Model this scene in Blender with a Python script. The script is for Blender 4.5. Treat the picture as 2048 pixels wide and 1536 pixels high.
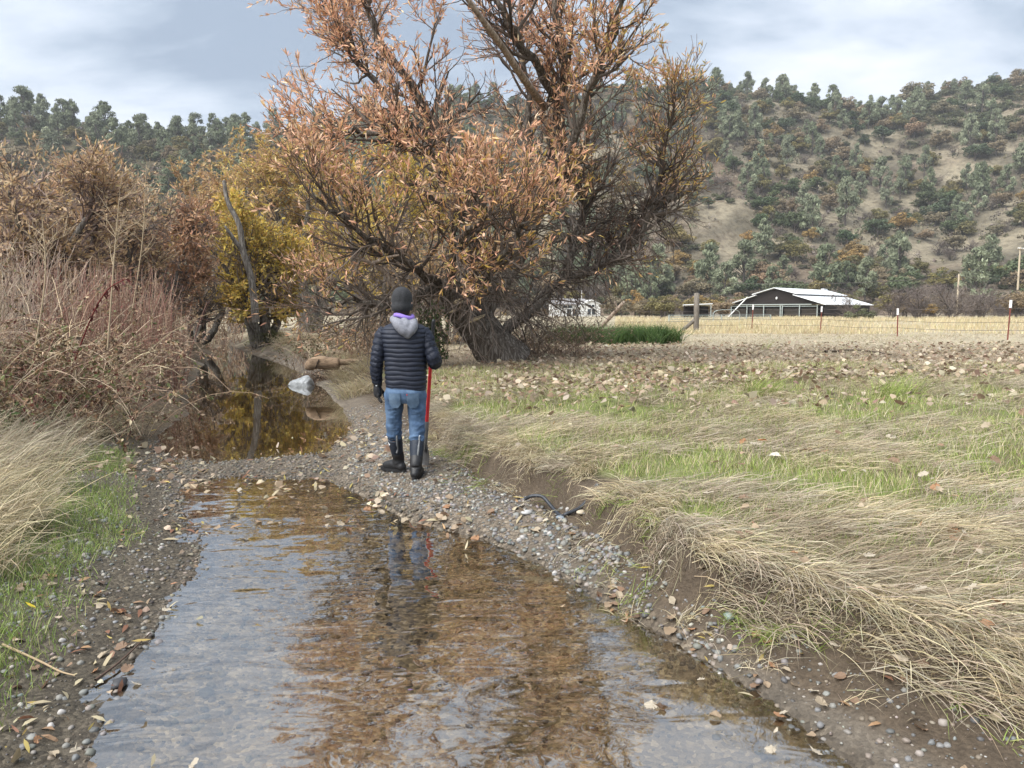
import bpy, bmesh, math
import numpy as np
from mathutils import Vector, Matrix

for o in list(bpy.data.objects):
    bpy.data.objects.remove(o)
SC = bpy.context.scene
COL = SC.collection
PI = math.pi
R_ = math.radians

# ------------------------------------------------------------------ camera
CAMZ = 1.57
PITCH = math.atan(146 / 1536)
cam = bpy.data.cameras.new('camera')
cam.sensor_fit = 'HORIZONTAL'
cam.sensor_width = 36.0
cam.lens = 27.0
cam.clip_start = 0.05
cam.clip_end = 3000
camo = bpy.data.objects.new('camera', cam)
camo.location = (0, 0, CAMZ)
camo.rotation_euler = (PI / 2 - PITCH, 0, 0)
COL.objects.link(camo)
SC.camera = camo
SC.render.resolution_x = 1024
SC.render.resolution_y = 768

# ------------------------------------------------------------------ sky and sun
SUN_EL, SUN_AZ = R_(50), R_(-128)         # soft bright part of the overcast, high behind the camera on the left
W = bpy.data.worlds.new('World')
SC.world = W
W.use_nodes = True
nt = W.node_tree
nt.nodes.clear()


def N(tree, kind, **kw):
    n = tree.nodes.new(kind)
    for k, v in kw.items():
        if k in n.inputs:
            n.inputs[k].default_value = v
        else:
            setattr(n, k, v)
    return n


def L(tree, a, b):
    tree.links.new(a, b)


def ramp(tree, fac, stops, interp='LINEAR'):
    r = tree.nodes.new('ShaderNodeValToRGB')
    r.color_ramp.interpolation = interp
    e = r.color_ramp.elements
    while len(e) < len(stops):
        e.new(0.5)
    for i, (p, c) in enumerate(stops):
        e[i].position = p
        e[i].color = (c[0], c[1], c[2], 1) if len(c) == 3 else c
    L(tree, fac, r.inputs[0])
    return r


sky = N(nt, 'ShaderNodeTexSky', sky_type='NISHITA')
sky.sun_disc = False
sky.sun_elevation = SUN_EL
sky.sun_rotation = SUN_AZ
skym = N(nt, 'ShaderNodeMix', data_type='RGBA', blend_type='MULTIPLY')
skym.inputs[0].default_value = 1
L(nt, sky.outputs[0], skym.inputs[6])
skym.inputs[7].default_value = (1.0, 1.0, 1.0, 1)
tc = N(nt, 'ShaderNodeTexCoord')
sep = N(nt, 'ShaderNodeSeparateXYZ')
L(nt, tc.outputs['Generated'], sep.inputs[0])
zc = N(nt, 'ShaderNodeMath', operation='MAXIMUM')
L(nt, sep.outputs[2], zc.inputs[0]); zc.inputs[1].default_value = 0.0
za = N(nt, 'ShaderNodeMath', operation='ADD'); L(nt, zc.outputs[0], za.inputs[0]); za.inputs[1].default_value = 0.16
dx = N(nt, 'ShaderNodeMath', operation='DIVIDE'); L(nt, sep.outputs[0], dx.inputs[0]); L(nt, za.outputs[0], dx.inputs[1])
dy = N(nt, 'ShaderNodeMath', operation='DIVIDE'); L(nt, sep.outputs[1], dy.inputs[0]); L(nt, za.outputs[0], dy.inputs[1])
cmb = N(nt, 'ShaderNodeCombineXYZ'); L(nt, dx.outputs[0], cmb.inputs[0]); L(nt, dy.outputs[0], cmb.inputs[1])
mp = N(nt, 'ShaderNodeMapping'); L(nt, cmb.outputs[0], mp.inputs[0])
mp.inputs['Location'].default_value = (3.1, 0.6, 0); mp.inputs['Scale'].default_value = (0.8, 1.35, 1)
mp.inputs['Rotation'].default_value = (0, 0, R_(14))
n1 = N(nt, 'ShaderNodeTexNoise', Scale=1.15, Detail=8.0, Roughness=0.56, Distortion=0.25)
L(nt, mp.outputs[0], n1.inputs['Vector'])
n2 = N(nt, 'ShaderNodeTexNoise', Scale=0.33, Detail=3.0, Roughness=0.5)
L(nt, mp.outputs[0], n2.inputs['Vector'])
cr = ramp(nt, n1.outputs[0], [(0.37, (0.29, 0.365, 0.475)), (0.45, (0.42, 0.50, 0.61)), (0.53, (0.58, 0.65, 0.755)), (0.64, (0.76, 0.80, 0.86))])
gap = ramp(nt, n2.outputs[0], [(0.30, (0.7, 0.7, 0.7)), (0.42, (1, 1, 1))])
SKYK = 0.05
skys = N(nt, 'ShaderNodeMix', data_type='RGBA', blend_type='MIX')
L(nt, gap.outputs[0], skys.inputs[0])
sc = N(nt, 'ShaderNodeMix', data_type='RGBA', blend_type='MULTIPLY'); sc.inputs[0].default_value = 1
L(nt, skym.outputs[2], sc.inputs[6]); sc.inputs[7].default_value = (1, 1, 1, 1)
cl = N(nt, 'ShaderNodeVectorMath', operation='SCALE'); L(nt, cr.outputs[0], cl.inputs[0]); cl.inputs[3].default_value = 0.28 / SKYK
L(nt, sc.outputs[2], skys.inputs[6]); L(nt, cl.outputs[0], skys.inputs[7])
bg = N(nt, 'ShaderNodeBackground', Strength=SKYK)
L(nt, skys.outputs[2], bg.inputs[0])
wo = N(nt, 'ShaderNodeOutputWorld'); L(nt, bg.outputs[0], wo.inputs[0])

sun = bpy.data.lights.new('sun', 'SUN')
sun.energy = 1.5
sun.angle = R_(60)
sun.color = (1.0, 0.98, 0.945)
suno = bpy.data.objects.new('sun', sun)
sd = Vector((math.sin(SUN_AZ) * math.cos(SUN_EL), math.cos(SUN_AZ) * math.cos(SUN_EL), math.sin(SUN_EL)))
suno.rotation_euler = (-sd).to_track_quat('-Z', 'Y').to_euler()
suno.location = sd * 60
COL.objects.link(suno)

SC.view_settings.view_transform = 'Standard'
SC.view_settings.look = 'None'
SC.view_settings.gamma = 1
SC.view_settings.use_curve_mapping = False
SC.view_settings.exposure = 2.3
SC.render.engine = 'CYCLES'
try:
    SC.cycles.max_bounces = 4
    SC.cycles.volume_bounces = 0
    SC.cycles.transparent_max_bounces = 12
    SC.cycles.diffuse_bounces = 2
    SC.cycles.caustics_reflective = False
    SC.cycles.caustics_refractive = False
except Exception:
    pass

# ------------------------------------------------------------------ helpers
rng = np.random.default_rng(7)


def ray(u, v):
    cx = (u - 1024) / 1536.0
    cy = (768 - v) / 1536.0
    return np.array([cx, math.cos(PITCH) + cy * math.sin(PITCH), -math.sin(PITCH) + cy * math.cos(PITCH)])


def at(u, v, y):
    d = ray(u, v)
    p = d * (y / d[1])
    p[2] += CAMZ
    return p


def onz(u, v, z):
    d = ray(u, v)
    s = (z - CAMZ) / d[2]
    return np.array([d[0] * s, d[1] * s, z])


def nrm(a):
    return a / np.maximum(np.linalg.norm(a, axis=-1, keepdims=True), 1e-9)


def _hash(ix, iy, seed):
    n = (ix * 374761393 + iy * 668265263 + seed * 974711) & 0x7fffffff
    n = ((n ^ (n >> 13)) * 1274126177) & 0x7fffffff
    n = (n ^ (n >> 16)) & 0xffff
    return n / 65535.0


def vn(x, y, s=1.0, seed=0):
    x = np.asarray(x, float) * s + 1000; y = np.asarray(y, float) * s + 1000
    ix = np.floor(x).astype(np.int64); iy = np.floor(y).astype(np.int64)
    fx = x - ix; fy = y - iy
    fx = fx * fx * (3 - 2 * fx); fy = fy * fy * (3 - 2 * fy)
    a = _hash(ix, iy, seed); b = _hash(ix + 1, iy, seed); c = _hash(ix, iy + 1, seed); d = _hash(ix + 1, iy + 1, seed)
    return (a * (1 - fx) + b * fx) * (1 - fy) + (c * (1 - fx) + d * fx) * fy


def fbm(x, y, s=1.0, seed=0, o=4):
    t = 0; a = 0.5; tot = 0
    for i in range(o):
        t = t + a * vn(x, y, s * 2 ** i, seed + i * 17); tot += a; a *= 0.5
    return t / tot


def sst(a, b, x):
    t = np.clip((x - a) / (b - a), 0, 1)
    return t * t * (3 - 2 * t)


def mk(name, V, Q=None, T=None, col=None, smooth=False, mats=(), mi=None):
    """mesh from arrays: V (n,3), quads (m,4), tris (k,3), per-vertex colours (n,3)"""
    me = bpy.data.meshes.new(name)
    V = np.asarray(V, np.float32).reshape(-1, 3)
    me.vertices.add(len(V)); me.vertices.foreach_set('co', V.ravel())
    loops = []; tot = []
    if Q is not None and len(Q):
        Q = np.asarray(Q, np.int32); loops.append(Q.ravel()); tot.append(np.full(len(Q), 4, np.int32))
    if T is not None and len(T):
        T = np.asarray(T, np.int32); loops.append(T.ravel()); tot.append(np.full(len(T), 3, np.int32))
    lp = np.concatenate(loops); tt = np.concatenate(tot)
    me.loops.add(len(lp)); me.loops.foreach_set('vertex_index', lp)
    me.polygons.add(len(tt))
    st = np.concatenate([[0], np.cumsum(tt)[:-1]]).astype(np.int32)
    me.polygons.foreach_set('loop_start', st)
    try:
        me.polygons.foreach_set('loop_total', tt)
    except Exception:
        pass
    me.polygons.foreach_set('use_smooth', np.full(len(tt), bool(smooth)))
    for m in mats:
        me.materials.append(m)
    if mi is not None:
        me.polygons.foreach_set('material_index', np.asarray(mi, np.int32))
    if col is not None:
        a = me.attributes.new('Col', 'FLOAT_COLOR', 'POINT')
        c = np.ones((len(V), 4), np.float32); c[:, :np.shape(col)[1]] = col
        a.data.foreach_set('color', c.ravel())
    me.update(calc_edges=True)
    return me


def ob(name, me, parent=None, loc=None, rot=None, scale=None, kind=None, label=None, cat=None, group=None):
    o = bpy.data.objects.new(name, me)
    COL.objects.link(o)
    if parent is not None:
        o.parent = parent
    if loc is not None:
        o.location = loc
    if rot is not None:
        o.rotation_euler = rot
    if scale is not None:
        o.scale = (scale, scale, scale) if np.isscalar(scale) else scale
    if kind: o['kind'] = kind
    if label: o['label'] = label
    if cat: o['category'] = cat
    if group: o['group'] = group
    return o


def thing(name, label, cat, loc=(0, 0, 0), rz=0, group=None):
    return ob(name, None, loc=loc, rot=(0, 0, rz), label=label, cat=cat, group=group)


class MB:
    """collects shapes into one mesh"""
    def __init__(s):
        s.V = []; s.Q = []; s.T = []; s.C = []; s.n = 0

    def add(s, V, Q=None, T=None, C=None):
        V = np.asarray(V, float).reshape(-1, 3)
        s.V.append(V)
        if Q is not None and len(Q): s.Q.append(np.asarray(Q) + s.n)
        if T is not None and len(T): s.T.append(np.asarray(T) + s.n)
        if C is not None:
            s.C.append(np.broadcast_to(np.asarray(C, float), V.shape))
        s.n += len(V)
        return s

    def box(s, c, size, rz=0, tilt=None):
        x, y, z = [k / 2 for k in size]
        V = np.array([[-x, -y, -z], [x, -y, -z], [x, y, -z], [-x, y, -z], [-x, -y, z], [x, -y, z], [x, y, z], [-x, y, z]])
        if rz:
            cz, sz = math.cos(rz), math.sin(rz)
            V = V @ np.array([[cz, sz, 0], [-sz, cz, 0], [0, 0, 1]])
        V = V + np.asarray(c)
        return s.add(V, [[0, 3, 2, 1], [4, 5, 6, 7], [0, 1, 5, 4], [1, 2, 6, 5], [2, 3, 7, 6], [3, 0, 4, 7]])

    def slab(s, pts, th):
        """quad polygon given thickness along its normal"""
        p = np.asarray(pts, float)
        n = np.cross(p[1] - p[0], p[2] - p[0]); n /= np.linalg.norm(n)
        V = np.vstack([p - n * th / 2, p + n * th / 2])
        k = len(p)
        Q = [[i, (i + 1) % k, k + (i + 1) % k, k + i] for i in range(k)]
        if k == 4:
            Q += [[3, 2, 1, 0], [4, 5, 6, 7]]
            return s.add(V, Q)
        T = []
        for i in range(1, k - 1):
            T += [[0, i + 1, i], [k, k + i, k + i + 1]]
        return s.add(V, Q, T)

    def mesh(s, name, mats=(), smooth=False):
        V = np.vstack(s.V)
        Q = np.vstack(s.Q) if s.Q else None
        T = np.vstack(s.T) if s.T else None
        C = np.vstack(s.C) if s.C and sum(len(c) for c in s.C) == len(V) else None
        return mk(name, V, Q, T, C, smooth, mats)


def tubes(P, R, sides=4, cap=True):
    """P (N,K,3) polylines, R (N,K) radii -> V,Q"""
    P = np.asarray(P, float); R = np.asarray(R, float)
    if P.ndim == 2:
        P = P[None]; R = R[None]
    n, K = P.shape[:2]
    T = nrm(np.gradient(P, axis=1))
    ref = np.where(np.abs(T[:, :1, 2:3]) > 0.8, np.array([1.0, 0, 0]), np.array([0, 0, 1.0]))
    ref = np.broadcast_to(ref, P.shape)
    A = nrm(np.cross(T, ref)); B = np.cross(T, A)
    th = np.linspace(0, 2 * PI, sides, endpoint=False)
    V = P[:, :, None, :] + R[:, :, None, None] * (np.cos(th)[None, None, :, None] * A[:, :, None, :] + np.sin(th)[None, None, :, None] * B[:, :, None, :])
    V = V.reshape(-1, 3)
    base = (np.arange(n) * K * sides)[:, None, None]
    k = (np.arange(K - 1) * sides)[None, :, None]
    j = np.arange(sides)[None, None, :]; j2 = (j + 1) % sides
    Q = np.stack([base + k + j, base + k + sides + j, base + k + sides + j2, base + k + j2], -1).reshape(-1, 4)
    return V, Q[:, ::-1]


def catmull(pts, n):
    p = np.asarray(pts, float)
    p = np.vstack([2 * p[0] - p[1], p, 2 * p[-1] - p[-2]])
    m = len(p) - 3
    t = np.linspace(0, m - 1e-6, n); i = t.astype(int); f = (t - i)[:, None]
    a, b, c, d = p[i], p[i + 1], p[i + 2], p[i + 3]
    return 0.5 * (2 * b + (c - a) * f + (2 * a - 5 * b + 4 * c - d) * f ** 2 + (3 * b - a - 3 * c + d) * f ** 3)


def spawn(g, P, R, n, t=(0.2, 1.0), ang=(30, 60), ln=(0.5, 1.0), K=5, rr=0.6, rmax=9, wig=0.15, trop=(0, 0, 0.05), taper=0.3, tshort=0.4, filt=None):
    N_, Kp = P.shape[:2]
    ln_par = np.linalg.norm(np.diff(P, axis=1), axis=2).sum(1)
    i = g.choice(N_, n, p=ln_par / ln_par.sum())
    tt = g.uniform(t[0], t[1], n); f = tt * (Kp - 1) - 1e-6
    k = np.floor(np.maximum(f, 0)).astype(int); fr = (f - k)[:, None]
    s = P[i, k] * (1 - fr) + P[i, k + 1] * fr
    r = (R[i, k] * (1 - fr[:, 0]) + R[i, k + 1] * fr[:, 0]) * rr
    tg = nrm(P[i, k + 1] - P[i, k])
    v = g.normal(size=(n, 3)); v -= (v * tg).sum(1, keepdims=True) * tg; v = nrm(v)
    a = np.radians(g.uniform(ang[0], ang[1], n))[:, None]
    d = np.cos(a) * tg + np.sin(a) * v
    ll = g.uniform(ln[0], ln[1], n) * (1 - tshort * tt)
    out = np.empty((n, K, 3)); out[:, 0] = s
    tr = np.asarray(trop, float)
    for q in range(1, K):
        d = nrm(d + wig * g.normal(size=(n, 3)) + tr)
        out[:, q] = out[:, q - 1] + d * (ll / (K - 1))[:, None]
    rad = np.minimum(r, rmax)[:, None] * np.linspace(1, taper, K)[None]
    return out, rad


def leaf_strips(base, d, nml, ln, wd, curl=0.0, six=True):
    """leaf blades. six=True: 6 verts, 4 tris (pointed, folded); else one bent diamond quad"""
    n = len(base)
    side = nrm(np.cross(d, nml)); nml = np.cross(side, d)
    ln = ln[:, None]; wd = wd[:, None]
    if six:
        c = np.asarray(curl).reshape(-1, 1) if np.ndim(curl) else curl
        V = np.stack([base,
                      base + d * ln * .33 + side * wd * .5 + nml * wd * .22, base + d * ln * .33 - side * wd * .5 + nml * wd * .22,
                      base + d * ln * .68 + side * wd * .42 + nml * (wd * .2 + c * ln * .1), base + d * ln * .68 - side * wd * .42 + nml * (wd * .2 + c * ln * .1),
                      base + d * ln * .97 + nml * c * ln * .3], 1)
        o = (np.arange(n) * 6)[:, None]
        Q = o + np.array([[1, 2, 4, 3]])
        T = np.concatenate([o + np.array([[0, 2, 1]]), o + np.array([[3, 4, 5]])])
        return V.reshape(-1, 3), Q, T, 6
    V = np.stack([base, base + d * ln * .45 + side * wd * .5 + nml * wd * .2, base + d * ln, base + d * ln * .45 - side * wd * .5 + nml * wd * .2], 1)
    Q = (np.arange(n) * 4)[:, None] + np.array([[0, 1, 2, 3]])
    return V.reshape(-1, 3), Q, np.zeros((0, 3), int), 4


def leaves_on(g, P, n, ln=(.08, .14), ratio=.2, t=(.15, 1), six=True, grav=0.1, spread=0.8, curl=0.5):
    i = g.integers(0, len(P), n); Kp = P.shape[1]
    f = g.uniform(t[0], t[1], n) * (Kp - 1) - 1e-6
    k = np.floor(np.maximum(f, 0)).astype(int); fr = (f - k)[:, None]
    b = P[i, k] * (1 - fr) + P[i, k + 1] * fr
    tg = nrm(P[i, k + 1] - P[i, k])
    d = nrm(tg + spread * g.normal(size=(n, 3)) + np.array([0, 0, -grav]))
    return b, d, nrm(g.normal(size=(n, 3))), g.uniform(ln[0], ln[1], n), curl * g.normal(size=n)


def pal(g, n, cols, w=None, jit=0.15, cj=.035):
    cols = np.asarray(cols, float)
    w = None if w is None else np.asarray(w, float) / sum(w)
    c = cols[g.choice(len(cols), n, p=w)]
    c = c * (1 + jit * g.normal(size=(n, 1))) * (1 + cj * g.normal(size=(n, 3)))
    return np.clip(c, 0.004, 0.9)


def blades(g, root, head, length, w, th0, th1, S=3, ground=None, lift=0.004):
    """grass blades. head (N,2) unit azimuth, angles in radians from horizontal"""
    n = len(root)
    p = root.copy(); pts = [p.copy()]
    h3 = np.concatenate([head, np.zeros((n, 1))], 1)
    for s in range(S):
        a = th0 + (th1 - th0) * ((s + .5) / S)
        st = h3 * np.cos(a)[:, None]; st[:, 2] = np.sin(a)
        p = p + st * (length / S)[:, None]
        if ground is not None:
            gz = ground(p[:, 0], p[:, 1]) + lift
            p[:, 2] = np.maximum(p[:, 2], gz)
        pts.append(p.copy())
    pts = np.stack(pts, 1)
    side = nrm(np.cross(nrm(pts[:, -1] - pts[:, 0]), g.normal(size=(n, 3))))
    V = []
    for s in range(S):
        ww = (w * (1 - 0.75 * s / S))[:, None] * .5
        V += [pts[:, s] + side * ww, pts[:, s] - side * ww]
    V.append(pts[:, S])
    V = np.stack(V, 1)
    m = 2 * S + 1
    o = (np.arange(n) * m)[:, None]
    Q = np.concatenate([o + np.array([[2 * s, 2 * s + 1, 2 * s + 3, 2 * s + 2]]) for s in range(S - 1)]) if S > 1 else np.zeros((0, 4), int)
    T = o + np.array([[2 * S - 2, 2 * S - 1, 2 * S]])
    return V.reshape(-1, 3), Q, T, m


# ------------------------------------------------------------------ materials
def mat(name, color=(.5, .5, .5), rough=.7, metal=0, spec=.5):
    m = bpy.data.materials.new(name); m.use_nodes = True
    t = m.node_tree; b = t.nodes['Principled BSDF']
    b.inputs['Base Color'].default_value = (*color, 1)
    b.inputs['Roughness'].default_value = rough
    b.inputs['Metallic'].default_value = metal
    b.inputs['Specular IOR Level'].default_value = spec
    return m, t, b


def noisy(name, c1, c2, scale=8, rough=.75, bump=.2, bscale=None, detail=6, metal=0, spec=.4, stretch=(1, 1, 1), dist=.01):
    m, t, b = mat(name, c1, rough, metal, spec)
    tcn = N(t, 'ShaderNodeTexCoord'); mpn = N(t, 'ShaderNodeMapping'); mpn.inputs['Scale'].default_value = stretch
    L(t, tcn.outputs['Object'], mpn.inputs[0])
    nz = N(t, 'ShaderNodeTexNoise', Scale=scale, Detail=detail, Roughness=.6); L(t, mpn.outputs[0], nz.inputs['Vector'])
    r = ramp(t, nz.outputs[0], [(.32, c1), (.68, c2)]); L(t, r.outputs[0], b.inputs['Base Color'])
    if bump:
        nb = N(t, 'ShaderNodeTexNoise', Scale=bscale or scale * 3, Detail=6.0, Roughness=.65); L(t, mpn.outputs[0], nb.inputs['Vector'])
        bp = N(t, 'ShaderNodeBump', Strength=bump, Distance=dist); L(t, nb.outputs[0], bp.inputs['Height']); L(t, bp.outputs[0], b.inputs['Normal'])
    return m


def attr_mat(name, rough=.65, transl=0.0, spec=.3, objrand=None):
    """colour carried by each leaf or blade (attribute Col); thin leaves let light through"""
    m, t, b = mat(name, (.5, .5, .5), rough, 0, spec)
    a = N(t, 'ShaderNodeAttribute'); a.attribute_name = 'Col'
    c = a.outputs['Color']
    if objrand:
        oi = N(t, 'ShaderNodeObjectInfo')
        r = ramp(t, oi.outputs['Random'], [(i / (len(objrand) - 1), q) for i, q in enumerate(objrand)])
        mx = N(t, 'ShaderNodeMix', data_type='RGBA', blend_type='MULTIPLY'); mx.inputs[0].default_value = 1
        L(t, c, mx.inputs[6]); L(t, r.outputs[0], mx.inputs[7]); c = mx.outputs[2]
    L(t, c, b.inputs['Base Color'])
    if transl:
        tr = N(t, 'ShaderNodeBsdfTranslucent'); L(t, c, tr.inputs[0])
        ms = N(t, 'ShaderNodeMixShader'); ms.inputs[0].default_value = transl
        out = t.nodes['Material Output']
        L(t, b.outputs[0], ms.inputs[1]); L(t, tr.outputs[0], ms.inputs[2]); L(t, ms.outputs[0], out.inputs[0])
    return m


M_LEAF = attr_mat('leaf', .6, .3)
M_GRASS = attr_mat('grass_blade', .6, .2)
M_TWIG = attr_mat('twig', .85, 0, .2)
M_STONE = attr_mat('stone', .55, 0, .4)


def bark(name, dark, light, scale=6, bump=.9, dist=.03):
    m, t, b = mat(name, dark, .9, 0, .15)
    tcn = N(t, 'ShaderNodeTexCoord'); mpn = N(t, 'ShaderNodeMapping'); mpn.inputs['Scale'].default_value = (2.6, 2.6, .42)
    mpn.inputs['Rotation'].default_value = (0, R_(-32), 0)
    L(t, tcn.outputs['Object'], mpn.inputs[0])
    vo = N(t, 'ShaderNodeTexVoronoi', Scale=scale * 1.6, feature='DISTANCE_TO_EDGE'); 
    nz = N(t, 'ShaderNodeTexNoise', Scale=scale, Detail=8.0, Roughness=.7, Distortion=1.2); L(t, mpn.outputs[0], nz.inputs['Vector'])
    mv = N(t, 'ShaderNodeMix', data_type='RGBA'); mv.inputs[0].default_value = .3
    L(t, mpn.outputs[0], mv.inputs[6]); L(t, nz.outputs['Color'], mv.inputs[7]); L(t, mv.outputs[2], vo.inputs['Vector'])
    ad = N(t, 'ShaderNodeMath', operation='MULTIPLY_ADD'); L(t, vo.outputs[0], ad.inputs[0]); ad.inputs[1].default_value = .6; L(t, nz.outputs[0], ad.inputs[2])
    r = ramp(t, ad.outputs[0], [(.40, tuple(k * .5 for k in dark)), (.55, dark), (.78, light)])
    L(t, r.outputs[0], b.inputs['Base Color'])
    bp = N(t, 'ShaderNodeBump', Strength=bump, Distance=dist); L(t, ad.outputs[0], bp.inputs['Height']); L(t, bp.outputs[0], b.inputs['Normal'])
    return m


M_BARK = bark('willow_bark', (.10, .082, .066), (.30, .27, .235))
M_BARK2 = bark('grey_bark', (.13, .115, .10), (.30, .28, .25), 5, .6)
# ------------------------------------------------------------------ terrain shape
YL = [-6, 2.0, 2.64, 3.18, 3.84, 4.57, 5.26, 5.63, 6.38, 7.0, 8.5, 9.7, 11.6, 15.3, 17.5, 19.6, 26, 29, 40, 60, 100]
XL = [-1.3, -1.45, -1.54, -1.66, -1.83, -1.98, -2.2, -2.5, -2.84, -3.15, -3.9, -4.5, -4.94, -6.4, -7.2, -8.0, -10.2, -11.2, -16, -28, -60]
YR = [-6, 2.0, 2.64, 2.98, 3.45, 3.97, 4.4, 4.94, 5.26, 5.63, 6.4, 7.2, 8.6, 9.6, 10.6, 11.6, 15.3, 19.6, 26, 29, 40, 60, 100]
XR = [2.2, 1.4, 1.18, 1.03, .84, .58, .36, .08, -.25, -.71, -1.25, -1.75, -2.05, -2.1, -2.2, -2.5, -3.75, -5.4, -8.4, -10.0, -15, -27, -59]
YT = [-6, 1.5, 2.1, 2.5, 2.9, 3.3, 3.84, 4.67, 5.37, 6.33, 7.2, 8.05, 8.6, 11, 15, 20, 28, 40, 60, 100]
XT = [4.2, 2.7, 2.15, 1.85, 1.55, 1.27, .86, .66, .46, -.10, -.45, -.72, -.9, -1.55, -2.95, -4.7, -8.7, -14.2, -26, -58]


def near_h(x, y):
    x = np.asarray(x, float); y = np.asarray(y, float)
    wob = 0.10 * (vn(x * 0 + 3.3, y, 1.7, 5) - .5) + .06 * (vn(x * 0 + 1.3, y, 5, 8) - .5)
    xl = np.interp(y, YL, XL) + wob; xr = np.interp(y, YR, XR) - wob
    xt = np.interp(y, YT, XT) + .22 * (fbm(x * 0 + 9, y, 1.3, 4, 3) - .5) * np.clip(y / 4, .4, 1.5)
    wob2 = 0
    # channel
    mid = (xl + xr) / 2; hw = np.maximum((xr - xl) / 2, .2)
    c = np.clip(np.abs(x - mid) / hw, 0, 1)
    pool = sst(8.6, 10.5, y)
    dep = .085 * (1 - pool) + .30 * pool * (1 - .6 * sst(24, 30, y))
    bar = np.exp(-((y - 7.75 - .22 * (x + 2)) / .95) ** 2)
    zch = -dep * (1 - c ** 3) * (1 - bar) + bar * (.014 + .075 * (fbm(x, y, 1.5, 33, 3) - .5)) + .03 * (fbm(x, y, 2.2, 21, 3) - .5)
    # right side
    s = x - xr
    w = np.maximum(xt - xr, .15)
    shelf = .10 * sst(0, 1, s / w) + .05 * sst(-.2, .25, s)
    sw = .11 + .25 * sst(8, 14, y) + .25 * sst(3.2, 2.2, y)
    scarp = sst(-.3, .75, (x - xt) / sw)
    top = .14 + .07 * sst(2.2, 4.5, y) + .03 * sst(8, 15, y)
    rise = .20 * (1 - np.exp(-np.maximum(x - xt, 0) / 4.0))
    hum = (.17 * (fbm(x, y, 1.0, 61, 3) - .42) + .07 * (vn(x, y, 2.9, 62) - .5)) * sst(0, .8, x - xt) * (1 - .6 * sst(11, 16, y))
    zr = shelf + scarp * top + rise + hum * scarp + (.02 + .07 * sst(.5, .1, np.abs(x - xt)) * (y < 12)) * (fbm(x, y, 7, 3, 3) - .5)
    zr = zr + .05 * np.exp(-(((x - .3) / 2.5) ** 2 + ((y - 16) / 3) ** 2))
    # left side
    q = xl - x
    steep = sst(8.5, 11, y)
    zl1 = .10 * sst(0, .9, q) + .28 * sst(.7, 2.6, q) + .45 * sst(2.0, 6.0, q)
    zl2 = .42 * sst(.05, .8, q) + .5 * sst(.6, 5, q)
    zl = zl1 * (1 - steep) + zl2 * steep + (.10 * (fbm(x, y, 1.6, 77, 4) - .5)) * sst(0, .7, q) + .03 * (fbm(x, y, 5, 13, 3) - .5)
    z = np.where(x > xr, np.maximum(zr, zch), np.where(x < xl, np.maximum(zl, zch), zch))
    # blend so the edges stay continuous
    far = sst(60, 110, y)
    z = z * (1 - far) + far * (.55 + .3 * sst(0, -60, x))
    return z


RU = [-900, 0, 150, 300, 420, 560, 700, 900, 1100, 1200, 1380, 1500, 1600, 1700, 1760, 1860, 1960, 2048, 2300, 3000]
RV = [300, 262, 258, 292, 288, 275, 262, 222, 212, 206, 196, 208, 222, 232, 234, 200, 176, 156, 140, 180]


def hill_h(x, y):
    x = np.asarray(x, float); y = np.asarray(y, float)
    yy = np.maximum(y, 40)
    u = 1024 + 1536 * np.clip(x / yy, -1.6, 1.6)
    rv = np.interp(u, RU, RV)
    y1 = np.interp(u, [0, 600, 1000, 2048], [300, 320, 390, 400])
    y0 = np.interp(u, [0, 600, 1000, 1500, 2048], [105, 120, 160, 165, 160])
    H = (622 - rv) / 1536 * y1
    t = np.clip((yy - y0) / (y1 - y0), 0, 1.6)
    prof = np.where(t < 1, .72 * t + .28 * t * t * (3 - 2 * t) - .10 * np.sin(t * PI) * (1 - t), 1 - .25 * (t - 1) ** 2)
    z = H * prof
    n = (fbm(x, y, 1 / 70., 91, 4) - .5) * 22 + (fbm(x, y, 1 / 22., 95, 3) - .5) * 7
    z = z + n * sst(0, .25, t) * (1 - .75 * sst(.7, 1.0, t))
    return z - 3.5 * sst(.06, -.03, t) - .2


def G(x, y):
    return np.maximum(near_h(x, y), hill_h(x, y))


def axis(lo, hi, step, a, b, g):
    """coordinates with even step in [lo,hi], growing outwards to a and b"""
    c = list(np.arange(lo, hi + 1e-6, step))
    s = step; v = lo
    left = []
    while v > a:
        s *= g; v -= s; left.append(v)
    s = step; v = c[-1]
    while v < b:
        s *= g; v += s; c.append(v)
    return np.array(left[::-1] + c)


def grid_mesh(name, xs, ys, hf, colf, mats):
    X, Y = np.meshgrid(xs, ys)
    Z = hf(X, Y)
    V = np.stack([X, Y, Z], -1).reshape(-1, 3)
    nx = len(xs); i = np.arange(len(ys) - 1)[:, None] * nx + np.arange(nx - 1)[None]
    i = i.ravel()
    Q = np.stack([i, i + 1, i + nx + 1, i + nx], -1)
    return mk(name, V, Q, None, colf(X.ravel(), Y.ravel(), Z.ravel()), True, mats)


def lerp(a, b, t):
    return a + (np.asarray(b) - a) * np.asarray(t)[:, None]


def edges(y):
    return np.interp(y, YL, XL), np.interp(y, YR, XR), np.interp(y, YT, XT)


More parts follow.
